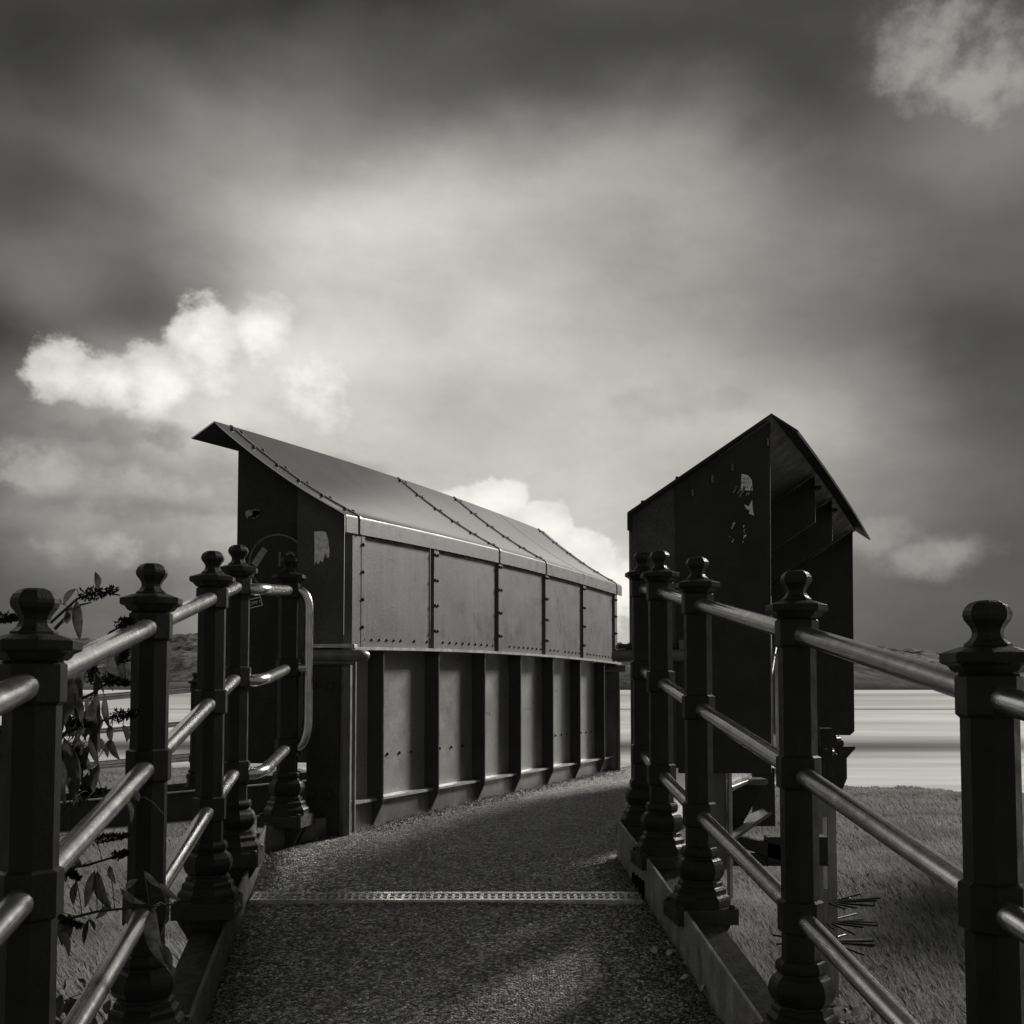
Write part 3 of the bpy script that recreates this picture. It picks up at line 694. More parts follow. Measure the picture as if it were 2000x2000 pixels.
a = [(.650, y, -.445), (.905, y, -.445), (.905, y, rtop(.905, y)-.004), (.655, y, rtop(.66, y)-.004)]
mb.prism(a, [(p[0]+.004, p[1]+.01, p[2]) for p in a]); mb.build('end_plate', M['foldplate'], rg)
mb = MB(); y = 6.138
a = [(.900, y, -.472), (1.405, y, -.472), (1.422, y, rtop(1.422, y)-.004), (.900, y, rtop(.90, y)-.004)]
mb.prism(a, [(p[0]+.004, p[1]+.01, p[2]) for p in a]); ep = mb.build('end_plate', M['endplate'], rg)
mb = MB()
for x, z in ((.99, 1.06), (1.10, 1.135), (1.21, 1.20), (1.408, 1.34)):
    mb = MB(); mb.box(x-.006, x+.006, 6.128, 6.137, z-.02, z+.02); mb.build('fixing_clip', M['girder'], ep)
for yb in (7.9, 8.9):
    mb = MB(); pt_ = [(.80, 1.155), (.80, rtop(.633+.405*(yb-6.15)+.80, yb)-.004), (.06, rtop(.633+.405*(yb-6.15)+.06, yb)-.004), (.06, .665)]
    mb.prism([RG(a, yb, z) for a, z in pt_], [RG(a+.0, yb+.012, z) for a, z in pt_]); mb.build('bracket', M['endplate'], rg)
    mb = MB(); mb.box(*[v for v in (RG(.80, yb, 0)[0]-.02, RG(.80, yb, 0)[0]+.035, yb-.03, yb+.04, 1.385, 1.41)]); mb.build('roof_cleat', M['bolt'], rg)
mb = MB(); yb = 10.5; pt_ = [(.03, -.456), (.745, -.456), (.785, -.42), (.80, rtop(.633+.405*4.35+.80, yb)-.004), (.03, rtop(.633+.405*4.35+.03, yb)-.004)]
mb.prism([RG(a, yb, z) for a, z in pt_], [RG(a, yb+.012, z) for a, z in pt_]); mb.build('end_plate', M['endplate'], rg)
mb = MB(); mb.tube([(1.43, 6.4, -.15), (1.75, 7.35, .42)], .012, 8); mb.build('tie_rod', M['girder'], rg)
mb = MB(); mb.box(.655, .87, 6.125, 6.24, -.90, .205); pil = mb.build('pillar', M['endplate'], rg, .003)
mb = MB(); mb.box(.575, .89, 6.09, 6.26, .206, .228); cp = mb.build('capping', M['endplate'], pil, .003)
mb = MB(); mb.tube([(.555, 6.13, .166), (.575, 6.115, .166), (.88, 6.108, .166)], [.026, .034, .034], 16)
mb.tube([(.88, 6.108, .166), (.925, 6.108, .166), (.94, 6.108, .166)], [.034, .034, .022], 16); mb.build('roll_moulding', M['girder'], cp)
mb = MB(); mb.box(.905, .935, 6.10, 6.13, .20, .25); mb.build('cap_lug', M['girder'], cp)
for z in (-.02, -.30):
    b_ = MB(); b_.hexnut((.705, 6.125, z), (0, -1, 0), .02, .016); b_.build('bolt', M['endplate'], pil)
mb = MB(); mb.box(1.41, 1.445, 6.25, 6.33, -.40, .16); mb.box(1.475, 1.485, 6.25, 6.33, -.40, .16); mb.box(1.41, 1.50, 6.25, 6.33, .165, .18); mb.build('outer_channel', M['edge'], rg, .004)

# ------------------------------------------------------------------ supports under the right girder
tr = thing('bridge_support', (1.15, 6.3, -4.2), 'steel support framing of the bridge under the right girder cover', 'support')
mb = MB(); mb.box(1.05, 1.175, 6.22, 6.27, -1.0, -.44); mb.box(1.0, 1.170, 6.26, 6.30, -1.0, -.60); mb.build('pillar_plate', M['girder'], tr, .002)
mb = MB(); mb.box(1.182, 1.20, 6.18, 6.26, -1.15, -.475); mb.build('edge_angle', M['edge'], tr, .002)
mb = MB(); mb.prism([(1.203, 6.25, -.585), (1.203, 6.25, -.545), (1.203, 6.33, -.545), (1.203, 6.33, -.585)], [(1.34, 6.5, -.565), (1.34, 6.5, -.53), (1.34, 6.58, -.53), (1.34, 6.58, -.565)])
mb.box(1.34, 1.455, 6.47, 6.60, -.565, -.53); mb.tube([(1.203, 6.24, -.56), (1.34, 6.47, -.545), (1.46, 6.47, -.545)], .014, 10)
mb.build('roll_ledge', M['girder'], tr, .002)
mb = MB(); mb.prism([(1.26, 6.6, -.57), (1.46, 6.6, -.57), (1.42, 6.6, -.66), (1.30, 6.6, -.87), (1.26, 6.6, -.87)], [(1.26, 6.64, -.57), (1.46, 6.64, -.57), (1.42, 6.64, -.66), (1.30, 6.64, -.87), (1.26, 6.64, -.87)])
mb.build('gusset', M['endplate'], tr); mb = MB(); mb.box(1.47, 1.60, 6.9, 6.95, -.85, -.50); mb.build('gusset', M['endplate'], tr)
mb = MB(); mb.tube([(1.205, 6.22, -.845), (1.47, 6.45, -.72)], .009, 8); mb.prism([(1.21, 6.26, -.85), (1.47, 6.48, -.73), (1.50, 6.8, -.73), (1.25, 6.8, -.85)], [(1.21, 6.26, -.857), (1.47, 6.48, -.737), (1.50, 6.8, -.737), (1.25, 6.8, -.857)]); mb.build('walkway_angle', M['kerb'], tr)
mb = MB(); mb.prism([(1.35, 7.2, -.93), (1.75, 7.2, -1.02), (1.75, 7.2, -1.12), (1.35, 7.2, -.99)], [(1.35, 7.3, -.93), (1.75, 7.3, -1.02), (1.75, 7.3, -1.12), (1.35, 7.3, -.99)])
mb.box(1.62, 2.0, 7.2, 7.32, -1.12, -.955); mb.box(1.0, 1.63, 7.22, 7.28, -1.14, -1.065); mb.box(1.62, 2.0, 7.19, 7.33, -1.135, -1.121); mb.build('cross_beam', M['endplate'], tr)
mb = MB(); mb.box(1.0, 1.17, 6.4, 6.5, -4.6, -1.0); mb.build('leg', M['endplate'], tr)

cl = thing('trestle_column', (2.22, 8.0, -4.2), 'tall slotted steel column with rods bristling from it, right of the path over the marsh', 'column')
mb = MB(); mb.box(2.14, 2.188, 8.0, 8.02, -4.7, -.79); mb.box(2.222, 2.285, 8.0, 8.02, -4.7, -.79); mb.box(2.1881, 2.2219, 8.002, 8.018, -.92, -.79); mb.box(2.1881, 2.2219, 8.002, 8.018, -4.7, -1.42); mb.box(2.14, 2.285, 8.10, 8.12, -4.7, -.79); mb.build('shaft', M['column'], cl, .002)
mb = MB(); mb.box(2.12, 2.20, 7.97, 8.12, -.79, -.46); mb.box(2.2001, 2.285, 8.06, 8.12, -.70, -.30); mb.box(2.11, 2.215, 7.95, 8.12, -.46, -.44); mb.tube([(2.20, 7.96, -.79), (2.285, 8.0, -.665)], .008, 8); mb.build('head_bracket', M['endplate'], cl, .002)
for zc in (-1.52, -1.66, -1.80):
    mb = MB()
    for k in range(16):
        t = 2*math.pi*k/16+random.uniform(-.15, .15); l = random.uniform(.20, .30); r0 = .09
        c_, s_ = math.cos(t), math.sin(t)
        mb.tube([(2.21+r0*c_, 8.06+r0*s_, zc), (2.21+(r0+l)*c_, 8.06+(r0+l)*s_, zc+random.uniform(-.02, .03))], .0075, 7)
    mb.build('anti_climb_rods', M['post'], cl)

# ------------------------------------------------------------------ the other ramp beyond the bridge
fr = thing('far_ramp', (-3.7, 13.2, -4.2), 'narrow far ramp running down to the left behind the bridge on a deep dark beam', 'ramp')
def fz(x): return -1.084+.0876*(x+2.415)
mb = MB()
for y_ in (13.05, 14.5): mb.prism([(-9, y_, fz(-9)-.36), (-1.2, y_, fz(-1.2)-.36), (-1.2, y_, fz(-1.2)), (-9, y_, fz(-9))], [(-9, y_+.05, fz(-9)-.36), (-1.2, y_+.05, fz(-1.2)-.36), (-1.2, y_+.05, fz(-1.2)), (-9, y_+.05, fz(-9))])
mb.build('beam', M['endplate'], fr)
mb = MB()
for dzz in (0, -.345): mb.prism([(-9, 12.97, fz(-9)-.012+dzz), (-1.2, 12.97, fz(-1.2)-.012+dzz), (-1.2, 12.97, fz(-1.2)+.002+dzz), (-9, 12.97, fz(-9)+.002+dzz)], [(-9, 13.045, fz(-9)-.012+dzz), (-1.2, 13.045, fz(-1.2)-.012+dzz), (-1.2, 13.045, fz(-1.2)+.002+dzz), (-9, 13.045, fz(-9)+.002+dzz)])
mb.build('beam_flange', M['edge'], fr)
mb = MB(); mb.prism([(-9, 13.105, fz(-9)-.16), (-1.2, 13.105, fz(-1.2)-.16), (-1.2, 13.105, fz(-1.2)-.1), (-9, 13.105, fz(-9)-.1)], [(-9, 14.49, fz(-9)-.16), (-1.2, 14.49, fz(-1.2)-.16), (-1.2, 14.49, fz(-1.2)-.1), (-9, 14.49, fz(-9)-.1)]); mb.build('deck', M['asphalt'], fr)
mb = MB(); mb.box(-7.6, -7.4, 13.06, 13.24, -4.7, fz(-7.5)-.361); mb.box(-2.1, -1.9, 13.06, 13.24, -4.7, fz(-2)-.361); mb.build('leg', M['endplate'], fr)
for y_, lab in ((13.2, 'distant three-rail railing on the near side of the far ramp, low on the left'), (14.42, 'distant three-rail railing on the far side of the far ramp, just behind another')):
    ft = thing('ramp_railing', (-3.7, y_, fz(-3.7)), lab, 'railing', 'railings of the far ramp')
    pp = [(x, y_, fz(x)+1.35+.008) for x in (-5.85, -3.7, -1.55)]
    for p in pp: post(ft, *p, 0, 1, bracket=False)
    rails(ft, pp[0], pp[1]); rails(ft, pp[1], pp[2]); e = (-8.0, y_, fz(-8)+1.358); rails(ft, e, pp[0])
# landing seen under the right cover
fl_ = thing('far_landing', (3.6, 13.0, -4.2), 'far landing bracket with two moulded post feet below the right cover', 'landing')
for x, y_, z in ((3.72, 13.2, .715), (3.36, 12.2, .62)): post(fl_, x, y_, z, 0, 1, bracket=False)
mb = MB(); o = [(3.45, -.695), (3.96, -.695), (3.96, -.72), (3.86, -.83), (3.86, -1.06), (3.80, -1.2), (3.62, -1.42), (3.45, -1.42)]
mb.prism([(x, 13.05, z) for x, z in o], [(x, 13.35, z) for x, z in o]); mb.build('bracket', M['endplate'], fl_, .003)
mb = MB(); mb.box(3.45, 3.62, 13.06, 13.34, -4.7, -1.43); mb.build('leg', M['endplate'], fl_)
mb = MB(); mb.box(2.6, 3.44, 12.3, 13.5, -.86, -.79); mb.build('deck', M['endplate'], fl_)

# ------------------------------------------------------------------ stickers, plaque
FR = Matrix.Rotation(R(90), 3, 'X')                    # text facing the camera side (-Y)
def torn(name, lab, pts, y, m, parent=None):
    mb = MB(); mb.prism([(x, y, z) for x, z in pts], [(x, y+.001, z) for x, z in pts])
    o = mb.build(name, m, parent)
    return tag(o, lab, 'sticker') if lab else o
def ragged(x0, x1, z0, z1, n=7, j=.2, left_flat=True):
    P = []; w, h = x1-x0, z1-z0
    for k in range(n): P.append((x0+w*k/(n-1), z1-random.random()*h*j*.4))
    for k in range(1, n): P.append((x1-random.random()*w*j, z1-h*k/(n-1)))
    for k in range(1, n): P.append((x1-w*k/(n-1), z0+random.random()*h*j))
    if not left_flat:
        for k in range(1, n-1): P.append((x0+random.random()*w*j, z0+h*k/(n-1)))
    return P
torn('torn_sticker', 'small ragged grey sticker high on the left girder end, above the round plaque', ragged(-1.468, -1.385, .918, .972, 9, .55), 6.158, M['greypaper'])
pp = [(-1.085, .845), (-1.05, .85), (-1.02, .843), (-1.008, .80), (-1.0, .74), (-1.003, .705), (-1.012, .70), (-1.025, .73), (-1.03, .70), (-1.038, .675), (-1.05, .69), (-1.06, .665), (-1.075, .68), (-1.083, .66), (-1.082, .75)]
torn('torn_sticker', 'bright torn white paper scrap on the left girder end beside the corner', pp, 6.142, M['paper'])
mb = MB()
for k in range(7):
    t = k/7; mb.prism([(-1.08+.07*t, 6.1415, .70+.13*random.random()), (-1.07+.07*t, 6.1415, .69+.13*random.random()), (-1.065+.07*t, 6.1415, .735+.1*random.random())], [(-1.08+.07*t, 6.1419, .70), (-1.07+.07*t, 6.1419, .69), (-1.065+.07*t, 6.1419, .73)])
pq = thing('round_plaque', (-1.28, 6.155, .70), 'faint dark round plaque reading 19 on the left girder end', 'plaque')
mb = MB(); ring = lambda r, y, n=40: [(-1.285+r*math.cos(2*math.pi*k/n), y, .675+r*math.sin(2*math.pi*k/n)*1.0) for k in range(n)]
mb.prism(ring(.165, 6.152), ring(.165, 6.159)); mb.build('disc', M['endplate'], pq, .002)
mb = MB(); o_, i_ = ring(.160, 6.149), ring(.150, 6.149); o2, i2 = ring(.160, 6.1518), ring(.150, 6.1518)
mb.loft([o_, i_, i2, o2, o_], False, True, False); mb.build('rim', M['girder'], pq)
text('number', '19', .12, M['girder'], pq, (-1.245, 6.151, .690), FR, .001)
c, s = math.cos(R(57)), math.sin(R(57)); q = lambda u, v: (-1.385+u*c-v*s, .705+u*s+v*c)
torn('tape_strip', 'diagonal pale tape strip stuck across the round plaque', [q(-.055, -.019), q(.055, -.017), q(.058, .017), (q(.03, .019)), q(-.05, .02)], 6.147, M['greypaper'])
st = thing('outlined_sticker', (-1.40, 6.156, .455), 'small tilted sticker with a white outline behind the left corner posts', 'sticker')
rt_ = Matrix.Rotation(R(-14), 3, 'Y'); mb = MB()
def rect(cx, cz, w, h): return [(rt_ @ Vector((a*w/2, 0, b_*h/2)))+Vector((cx, 0, cz)) for a, b_ in ((-1, -1), (1, -1), (1, 1), (-1, 1))]
O_ = rect(-1.415, .455, .09, .05); I_ = rect(-1.415, .455, .082, .042)
sh = lambda P, y: [(p[0], y, p[2]) for p in P]
mb.loft([sh(O_, 6.156), sh(I_, 6.156), sh(I_, 6.1585), sh(O_, 6.1585), sh(O_, 6.156)], False, True, False); mb.build('outline', M['paper'], st)
mb = MB(); mb.prism(sh(I_, 6.157), sh(I_, 6.1585)); mb.build('backing', M['ink'], st)
text('lettering', 'OW ?', .026, M['paper'], st, (-1.41, 6.1565, .455), rt_ @ FR, .0004)
o = torn('notice_scrap', None, [(1.257, 1.075), (1.322, 1.072), (1.318, 1.13), (1.30, 1.155), (1.285, 1.16), (1.262, 1.165)][::1], 6.136, M['paper'])
tag(o, 'torn corner of a printed notice high on the right cover end', 'notice')
text('print', 'M A\nHIS V\nIS E', .021, M['ink'], o, (1.284, 6.1355, 1.115), FR, .0003)
torn('torn_sticker', 'pale triangular paper scrap left on the right cover end', [(1.275, .995), (1.30, .985), (1.318, 1.02), (1.322, .955), (1.33, .935), (1.30, .945), (1.305, .965), (1.285, .97)], 6.136, M['paper'])
mb = MB()
for k in range(9):
    x = 1.21+.012*k; z = 1.06+.02*math.sin(k*1.7); w = random.uniform(.012, .03)
    mb.prism([(x, 6.136, z), (x+.006, 6.136, z-.002), (x+w, 6.136, z+w*1.1), (x+w-.005, 6.136, z+w*1.15)], [(x, 6.137, z), (x+.006, 6.137, z-.002), (x+w, 6.137, z+w*1.1), (x+w-.005, 6.137, z+w*1.15)])
tag(mb.build('scraped_sticker', M['greypaper']), 'scraped streaks of an old sticker between two paper scraps on the right cover', 'sticker')
mb = MB()
for k in range(17):
    t = R(random.choice((0, 180))+random.uniform(-62, 48)); x, z = 1.233+.040*math.cos(t)+random.uniform(-.006, .006), .83+.058*math.sin(t); l = random.uniform(.004, .017); w_ = random.uniform(.002, .005)
    mb.prism([(x, 6.136, z), (x+w_, 6.136, z), (x+w_+l*.4, 6.136, z+l), (x+l*.3, 6.136, z+l)], [(x, 6.137, z), (x+w_, 6.137, z), (x+w_+l*.4, 6.137, z+l), (x+l*.3, 6.137, z+l)])
tag(mb.build('sticker_residue', M['paper']), 'broken oval of white glue flecks, lowest of the scraps on the right cover end', 'sticker residue')

# ------------------------------------------------------------------ buddleia, litter, weeds
def leaf_mesh(mb, a, b, wd, curl=.15):
    a, b = Vector(a), Vector(b); ax = b-a; L = ax.length; ax.normalize()
    sd = ax.cross(Vector((random.uniform(-.5, .5), 1, random.uniform(-.3, .3)))).normalized(); nr = ax.cross(sd)
    n = 8; bend = sd*random.uniform(-curl, curl)*L+nr*random.uniform(-.2, .2)*L; Lr = []; Rr = []; Mr = []
    for k in range(n+1):
        t = k/n; p = a+(b-a)*t+bend*math.sin(math.pi*t)*.7+sd*(.25*L*max(0, t-.75)**1.5*random.choice((-1, 1)) if False else 0)
        w = wd*math.sin(math.pi*t**.8)**.9*(1 if t < 1 else 0)
        Lr.append(p-sd*w+nr*w*.35); Mr.append(p); Rr.append(p+sd*w+nr*w*.35)
    mb.loft([[Lr[k], Mr[k], Rr[k]] for k in range(n+1)], True, False, False)
def spike(mb, a, b, r, n=150):
    a, b = Vector(a), Vector(b)
    for k in range(n):
        t = random.random(); rr = r*(1-.6*t)*(.4+.8*random.random())
        d = Vector((random.gauss(0, 1), random.gauss(0, 1), random.gauss(0, 1))).normalized(); p = a+(b-a)*t+d*rr*.9
        u = d.orthogonal().normalized()*.0035; w = d*random.uniform(.004, .010)
        mb.add([p-u, p+u, p+w+u*.2], [(0, 1, 2)]); v2 = d.cross(u); mb.add([p-v2, p+v2, p+w], [(0, 1, 2)])
BR = [[(-1.75, 3.0, -.9), (-1.44, 3.0, -.109), (-1.336, 3.0, .054), (-1.229, 3.0, .17), (-1.162, 3.0, .232), (-1.108, 3.0, .253), (-1.046, 3.0, .242)],
      [(-1.8, 3.1, -.7), (-1.52, 3.1, .014), (-1.44, 3.1, .176), (-1.369, 3.1, .183)],
      [(-1.75, 3.0, -.9), (-1.329, 3.0, -.217), (-1.21, 3.0, -.068), (-1.116, 3.0, -.02), (-1.069, 3.0, .014), (-1.028, 3.0, .02)],
      [(-1.8, 3.05, -1.0), (-1.349, 3.05, -.302), (-1.202, 3.05, -.124), (-1.119, 3.05, -.097), (-1.071, 3.05, -.083), (-1.009, 3.05, -.072)],
      [(-1.362, 3.0, .014), (-1.199, 3.0, .054), (-1.118, 3.0, .068), (-1.072, 3.0, .143), (-1.024, 3.0, .17)],
      [(-1.9, 2.95, -1.3), (-1.32, 2.95, -.738), (-1.178, 2.95, -.608), (-1.072, 2.95, -.582), (-.954, 2.95, -.569), (-.834, 2.95, -.562)],
      [(-1.85, 3.1, -1.2), (-1.392, 3.1, -.584), (-1.255, 3.1, -.501), (-1.157, 3.1, -.487), (-1.074, 3.1, -.462), (-1.047, 3.1, -.453)],
      [(-1.85, 3.1, -1.2), (-1.394, 3.1, -.501), (-1.259, 3.1, -.307), (-1.19, 3.1, -.291), (-1.12, 3.1, -.286)],
      [(-1.362, 3.02, .0), (-1.23, 3.02, .15), (-1.17, 3.02, .215), (-1.13, 3.02, .225)]]
LV = [(-1.162, 3, .229, -1.153, 3, .139), (-1.176, 3, .221, -1.195, 3, .175), (-1.166, 3, .26, -1.192, 3, .221), (-1.108, 3, .26, -1.114, 3, .298), (-1.203, 3, .218, -1.22, 3, .229), (-1.185, 3, .198, -1.188, 3, .17), (-1.158, 3, .054, -1.169, 3, -.081), (-1.112, 2.95, .054, -1.116, 2.95, -.08), (-1.102, 3, -.02, -1.093, 3, -.149), (-1.082, 3, -.027, -1.071, 3, -.098), (-1.057, 3, .095, -1.032, 3, .014), (-1.07, 3, .075, -1.074, 3, .054), (-1.129, 3, -.034, -1.126, 3, -.068), (-1.146, 2.9, .039, -1.146, 2.9, -.066), (-1.09, 3, .027, -1.065, 3, -.007), (-1.169, 2.95, -.133, -1.145, 2.95, -.279), (-1.155, 3, -.129, -1.112, 3, -.217), (-1.107, 3, -.109, -1.096, 3, -.196), (-1.067, 3, -.102, -1.063, 3, -.142), (-1.063, 3, -.142, -1.042, 3, -.187), (-1.033, 3, -.102, -1.024, 3, -.142), (-1.161, 2.9, -.183, -1.153, 2.9, -.248), (-1.112, 3, -.217, -1.108, 3, -.271), (-1.146, 2.95, -.24, -1.129, 2.95, -.292), (-1.151, 3, -.291, -1.17, 3, -.351), (-1.124, 3, -.297, -1.12, 3, -.338), (-.999, 2.95, -.292, -.991, 2.95, -.345), (-.996, 3, -.277, -.988, 3, -.3), (-1.065, 2.95, -.279, -1.025, 2.95, -.292), (-1.081, 2.95, -.477, -1.1, 2.95, -.556), (-1.075, 2.95, -.477, -1.04, 2.95, -.562), (-1.042, 2.95, -.464, -1.028, 2.95, -.503), (-.997, 2.9, -.514, -.944, 2.9, -.546), (-.984, 2.9, -.514, -.958, 2.9, -.495), (-.939, 2.9, -.469, -.899, 2.9, -.507), (-.899, 2.9, -.501, -.853, 2.9, -.536), (-1.127, 2.95, -.503, -1.133, 2.95, -.556), (-.987, 2.95, -.569, -.993, 2.95, -.608), (-.896, 2.85, -.549, -.865, 2.85, -.675), (-.881, 2.85, -.638, -.855, 2.85, -.701), (-1.158, 2.9, -.61, -1.13, 2.9, -.674), (-1.046, 2.95, -.562, -1.072, 2.95, -.595), (-1.134, 3, -.472, -1.161, 3, -.458), (-.911, 2.9, -.572, -.917, 2.9, -.623)]
FL = [(-1.142, 3, .242, -1.06, 3, .257, .0164), (-1.412, 3.1, .19, -1.365, 3.1, .186, .0127), (-1.045, 3, .166, -1.008, 3, .175, .0123), (-1.11, 3, .014, -1.121, 3, .068, .0136), (-1.083, 3, .02, -1.021, 3, .007, .0136), (-1.036, 3, .068, -1.03, 3, .106, .0095), (-1.183, 3, -.088, -1.114, 3, -.102, .0136), (-1.071, 3.05, -.083, -1.006, 3.05, -.072, .0152), (-1.156, 3, -.163, -1.132, 3, -.217, .015), (-1.19, 3.1, -.291, -1.113, 3.1, -.286, .0127), (-1.138, 3.1, -.418, -1.047, 3.1, -.407, .0113), (-1.081, 3.1, -.462, -1.047, 3.1, -.453, .0099), (-1.174, 3, -.485, -1.14, 3, -.505, .0109), (-1.178, 2.95, -.595, -1.111, 2.95, -.621, .0094), (-1.404, 3.1, -.126, -1.391, 3.1, -.196, .0127)]
sb = thing('buddleia_shrub', (-1.85, 3.05, -1.4), 'straggling buddleia with drooping leaves and dark seed heads growing through the left railing', 'shrub')
mb = MB(); mb.tube([(-2.1, 3.05, -4.25), (-2.0, 3.05, -2.6), (-1.85, 3.05, -1.3), (-1.75, 3.02, -.9)], [.04, .03, .02, .014], 8)
for b in BR: mb.tube(b, [.0065-.0045*k/(len(b)-1) for k in range(len(b))], 6)
mb.tube([(-.97, 2.95, -.29), (-.94, 2.9, -.283), (-.915, 2.9, -.30), (-.893, 2.9, -.325)], .0012, 4)
mb.build('stems', M['twig'], sb)
mb = MB()
for l in LV:
    L = (Vector(l[:3])-Vector(l[3:])).length; e = Vector(l[:3])+(Vector(l[3:])-Vector(l[:3]))*1.22; leaf_mesh(mb, l[:3], e, max(.009, min(.024, L*.15)), .2)
random.seed(21)
TW = []
for k in range(46):
    a = Vector((random.uniform(-1.85, -1.6), random.uniform(2.9, 3.2), random.uniform(-1.75, -.35)))
    if k < 16: b = Vector((random.uniform(-1.22, -1.09), random.uniform(2.85, 3.2), random.uniform(-.30, .05)))
    else: b = Vector((random.uniform(-1.5, -1.03), random.uniform(2.95, 3.4), a.z+random.uniform(-.1, .45)))
    m_ = (a+b)/2+Vector((0, 0, random.uniform(.05, .18))); pts = [a*(1-t)**2+m_*2*t*(1-t)+b*t*t for t in (0, .2, .4, .6, .8, 1)]
    TW.append(pts)
    for q in range(9):
        t = .25+.75*q/8; p = a*(1-t)**2+m_*2*t*(1-t)+b*t*t
        for sg in (-1, 1):
            if random.random() < .15: continue
            L = random.uniform(.06, .13)*(1-.35*max(0, t-.7)/.3); d = Vector((random.uniform(-.3, .45), sg*random.uniform(.1, .5), -1)).normalized()
            leaf_mesh(mb, p, p+d*L, L*.14, .22)
mb.build('foliage', M['leaf'], sb)
mb = MB()
for t in TW: mb.tube(t, [.004-.0006*k for k in range(6)], 5)
AP = [Vector(p)*(1-u/8)+Vector(q)*(u/8) for b in BR for p, q in zip(b, b[1:]) for u in range(9)]
for l in LV+[(f[0], f[1], f[2]) for f in FL]:
    p = Vector(l[:3]); q = min(AP, key=lambda v: (v-p).length)
    if .008 < (q-p).length < .35: mb.tube([q, (p+q)/2+Vector((0, 0, .008)), p], .0013, 4)
mb.build('twigs', M['twig'], sb)
mb = MB()
for f in FL: spike(mb, f[:3], f[3:6], f[6]*1.25, 300)
mb.build('seed_heads', M['flower'], sb)

LITTER = [(.464, 4.503), (.595, 4.398), (.535, 4.329), (.602, 4.309), (.583, 4.205), (.615, 4.072), (.641, 3.922), (.579, 3.813), (-.096, 4.776), (.344, 4.054), (.481, 4.764), (.556, 4.856), (.463, 5.711), (-.971, 4.098), (-.906, 4.054), (-.807, 3.971), (-.372, 4.482), (-.043, 3.871), (.66, 4.0), (.60, 4.62), (.63, 4.2), (.67, 3.7)]
wt = ['pale curled dry leaf lying on the asphalt', 'small dry leaf scrap lying on the asphalt']
for i, (x, y) in enumerate(LITTER):
    mb = MB(); L = random.uniform(.018, .05); t = random.uniform(0, 6.28); z = pz(y)+.016
    a = Vector((x, y, z)); d = Vector((math.cos(t), math.sin(t), .12)); sd = Vector((-math.sin(t), math.cos(t), 0)); rows = []
    for k in range(6):
        u = k/5; w = L*.36*math.sin(math.pi*(.08+.9*u))*random.uniform(.7, 1.2); p = a+d*L*(u-.5)+Vector((0, 0, .008*math.sin(3*u)+.004))
        rows.append([p-sd*w+Vector((0, 0, random.uniform(0, .012))), p, p+sd*w+Vector((0, 0, random.uniform(0, .012)))])
    mb.loft(rows, True, False, False)
    o = mb.build('fallen_leaf', M['litter'])
    tag(o, 'dry leaf fragment lying loose on the asphalt of the ramp', 'leaf', 'fallen leaves on the ramp')
# loose grit gathered along the kerbs and girder foot
mb = MB()
for k in range(5200):
    if k < 2800:
        y = random.uniform(6.2, 10.3); x = -.88+.438*(y-6.15)-.055+abs(random.gauss(0, .12)); z = pz(y)+.006
    elif k < 4000:
        y = random.uniform(3.0, 5.6); x = kr(y)-abs(random.gauss(0, .09))-.005; z = pz(y)+.006
    else:
        y = random.uniform(3.4, 5.7); x = kl(y)+abs(random.gauss(0, .06))+.005; z = pz(y)+.006
    s = random.uniform(.003, .009); p = [(x+random.uniform(-s, s), y+random.uniform(-s, s), z-.004+random.uniform(0, s)) for q in range(3)]+[(x, y, z+s)]
    mb.add(p, [(0, 1, 2), (0, 1, 3), (1, 2, 3), (2, 0, 3)])
for k in range(260):
    if k < 120: y = random.uniform(3.4, 5.5); x = kr(y)-abs(random.gauss(0, .06))-.01
    else: y = random.uniform(6.2, 10); x = -.88+.438*(y-6.15)-.04+abs(random.gauss(0, .05))
    z = pz(y)+.008; t = random.uniform(0, 3.14); l = random.uniform(.015, .05)
    mb.tube([(x, y, z+.003), (x+math.cos(t)*l, y+math.sin(t)*l, z+random.uniform(.002, .02))], .0011, 3, False)
tag(mb.build('grit', M['grit']), 'loose grit and dry straw gathered along the path edges', 'grit', kind='stuff')

def bush(name, lab, c, rad, n, lsize, m, stem_z):
    t = thing(name, (c[0], c[1], stem_z), lab, 'bush'); mb = MB()
    for k in range(n):
        d = Vector((random.gauss(0, 1), random.gauss(0, 1), random.gauss(0, 1))).normalized()*random.random()**.4
        p = Vector(c)+Vector((d.x*rad[0], d.y*rad[1], d.z*rad[2]))*(1+.3*math.sin(d.x*7+d.z*5)); L = lsize*random.uniform(.6, 1.3)
        leaf_mesh(mb, p, p+Vector((random.uniform(-1, 1), random.uniform(-1, 1), random.uniform(-1, .6))).normalized()*L, L*.3, .2)
    mb.build('foliage', m, t); mb = MB()
    for k in range(9):
        p = Vector(c)+Vector((random.uniform(-1, 1)*rad[0]*.8, random.uniform(-1, 1)*rad[1]*.8, random.uniform(-.5, .9)*rad[2])); q = Vector((c[0], c[1], stem_z))
        mb.tube([q, q*.5+p*.5+Vector((random.uniform(-.1, .1), 0, .1)), p], [.02, .012, .004], 5)
    mb.build('stems', M['twig'], t)
bush('ivy_bush', 'dark tangled bush low at the right, at the foot of the slotted column', (2.35, 7.6, -2.55), (.55, .4, .42), 800, .09, M['leaf'], -4.2)
bush('bramble_bush', 'dark weedy bush low at the left under the railing', (-2.0, 6.2, -2.1), (.75, .5, .45), 800, .09, M['leaf'], -4.2)

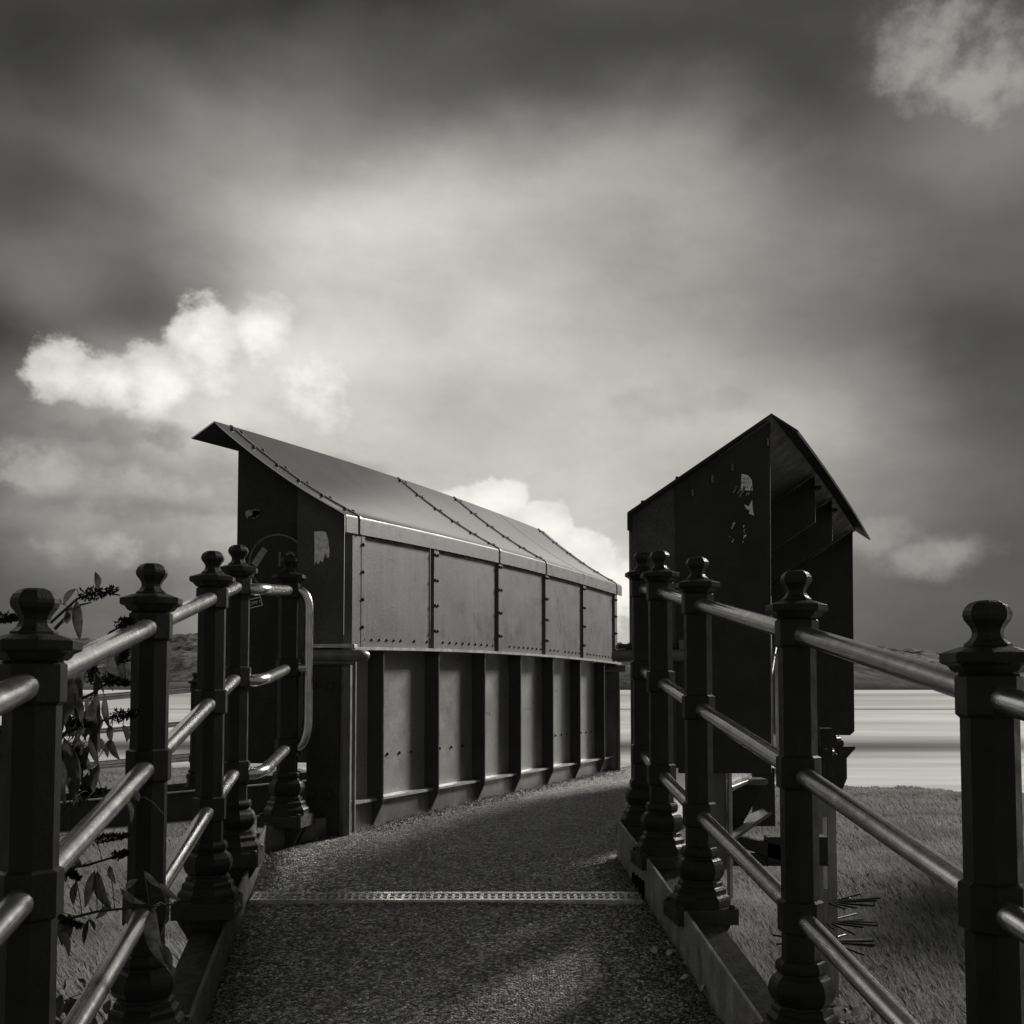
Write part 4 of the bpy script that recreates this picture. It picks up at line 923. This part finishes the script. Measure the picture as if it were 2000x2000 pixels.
# trees added out of view to shade the near path and the grass
def tree(c, r, trunk_z, lab):
    t = thing('tree', (c[0], c[1], trunk_z), lab, 'tree')
    mb = MB(); top = Vector((c[0], c[1], c[2]+r[2]*.3)); b = Vector((c[0]-.3, c[1], trunk_z-.3)); hub = Vector((c[0]-.1, c[1], c[2]-r[2]*.75))
    mb.tube([b, b*.5+hub*.5+Vector((.15, 0, 0)), hub, top], [.38, .30, .22, .06], 12)
    tips = []
    for k in range(26):
        a = random.uniform(0, 6.28); e = random.uniform(-.5, 1.2); d = Vector((math.cos(a)*math.cos(e)*r[0], math.sin(a)*math.cos(e)*r[1], math.sin(e)*r[2]))*random.uniform(.6, .85)
        q = Vector(c)+d; st = hub+(top-hub)*random.uniform(0, .8); m_ = (st+q)/2+Vector((0, 0, random.uniform(.1, .6)))
        mb.tube([st, m_, q], [.10, .06, .015], 6); tips.append(q)
    mb.build('trunk', M['bark'], t)
    n = int(1100*r[0]*r[2]); P = []
    while len(P) < n:
        q = random.choice(tips) if random.random() < .6 else Vector(c); s_ = 1.05 if q != Vector(c) else 2.0
        p = q+Vector((random.gauss(0, s_*.55), random.gauss(0, s_*.55), random.gauss(0, s_*.5)))
        d = p-Vector(c)
        if (d.x/r[0])**2+(d.y/r[1])**2+(d.z/r[2])**2 < 1.15: P.append(p)
    mb = MB()
    for p in P:
        L = random.uniform(.12, .24); d = Vector((random.uniform(-1, 1), random.uniform(-1, 1), random.uniform(-1.2, .5))).normalized(); u = d.orthogonal().normalized(); u = u*math.cos(p.x*50)+d.cross(u)*math.sin(p.x*50)
        mb.add([p, p+d*L*.5+u*L*.34, p+d*L, p+d*L*.5-u*L*.34], [(0, 1, 2, 3)])
    mb.build('crown', M['crown'], t)
tree((12.85, 14.9, 6.2), (3.4, 3.4, 4.3), -4.2, 'broad tall leafy tree added out of view right of the ramp to shade the path')
tree((17.2, 29.5, 1.7), (2.7, 2.7, 3.3), -4.2, 'smaller leafy tree added out of view farther from the ramp to shade the grass')
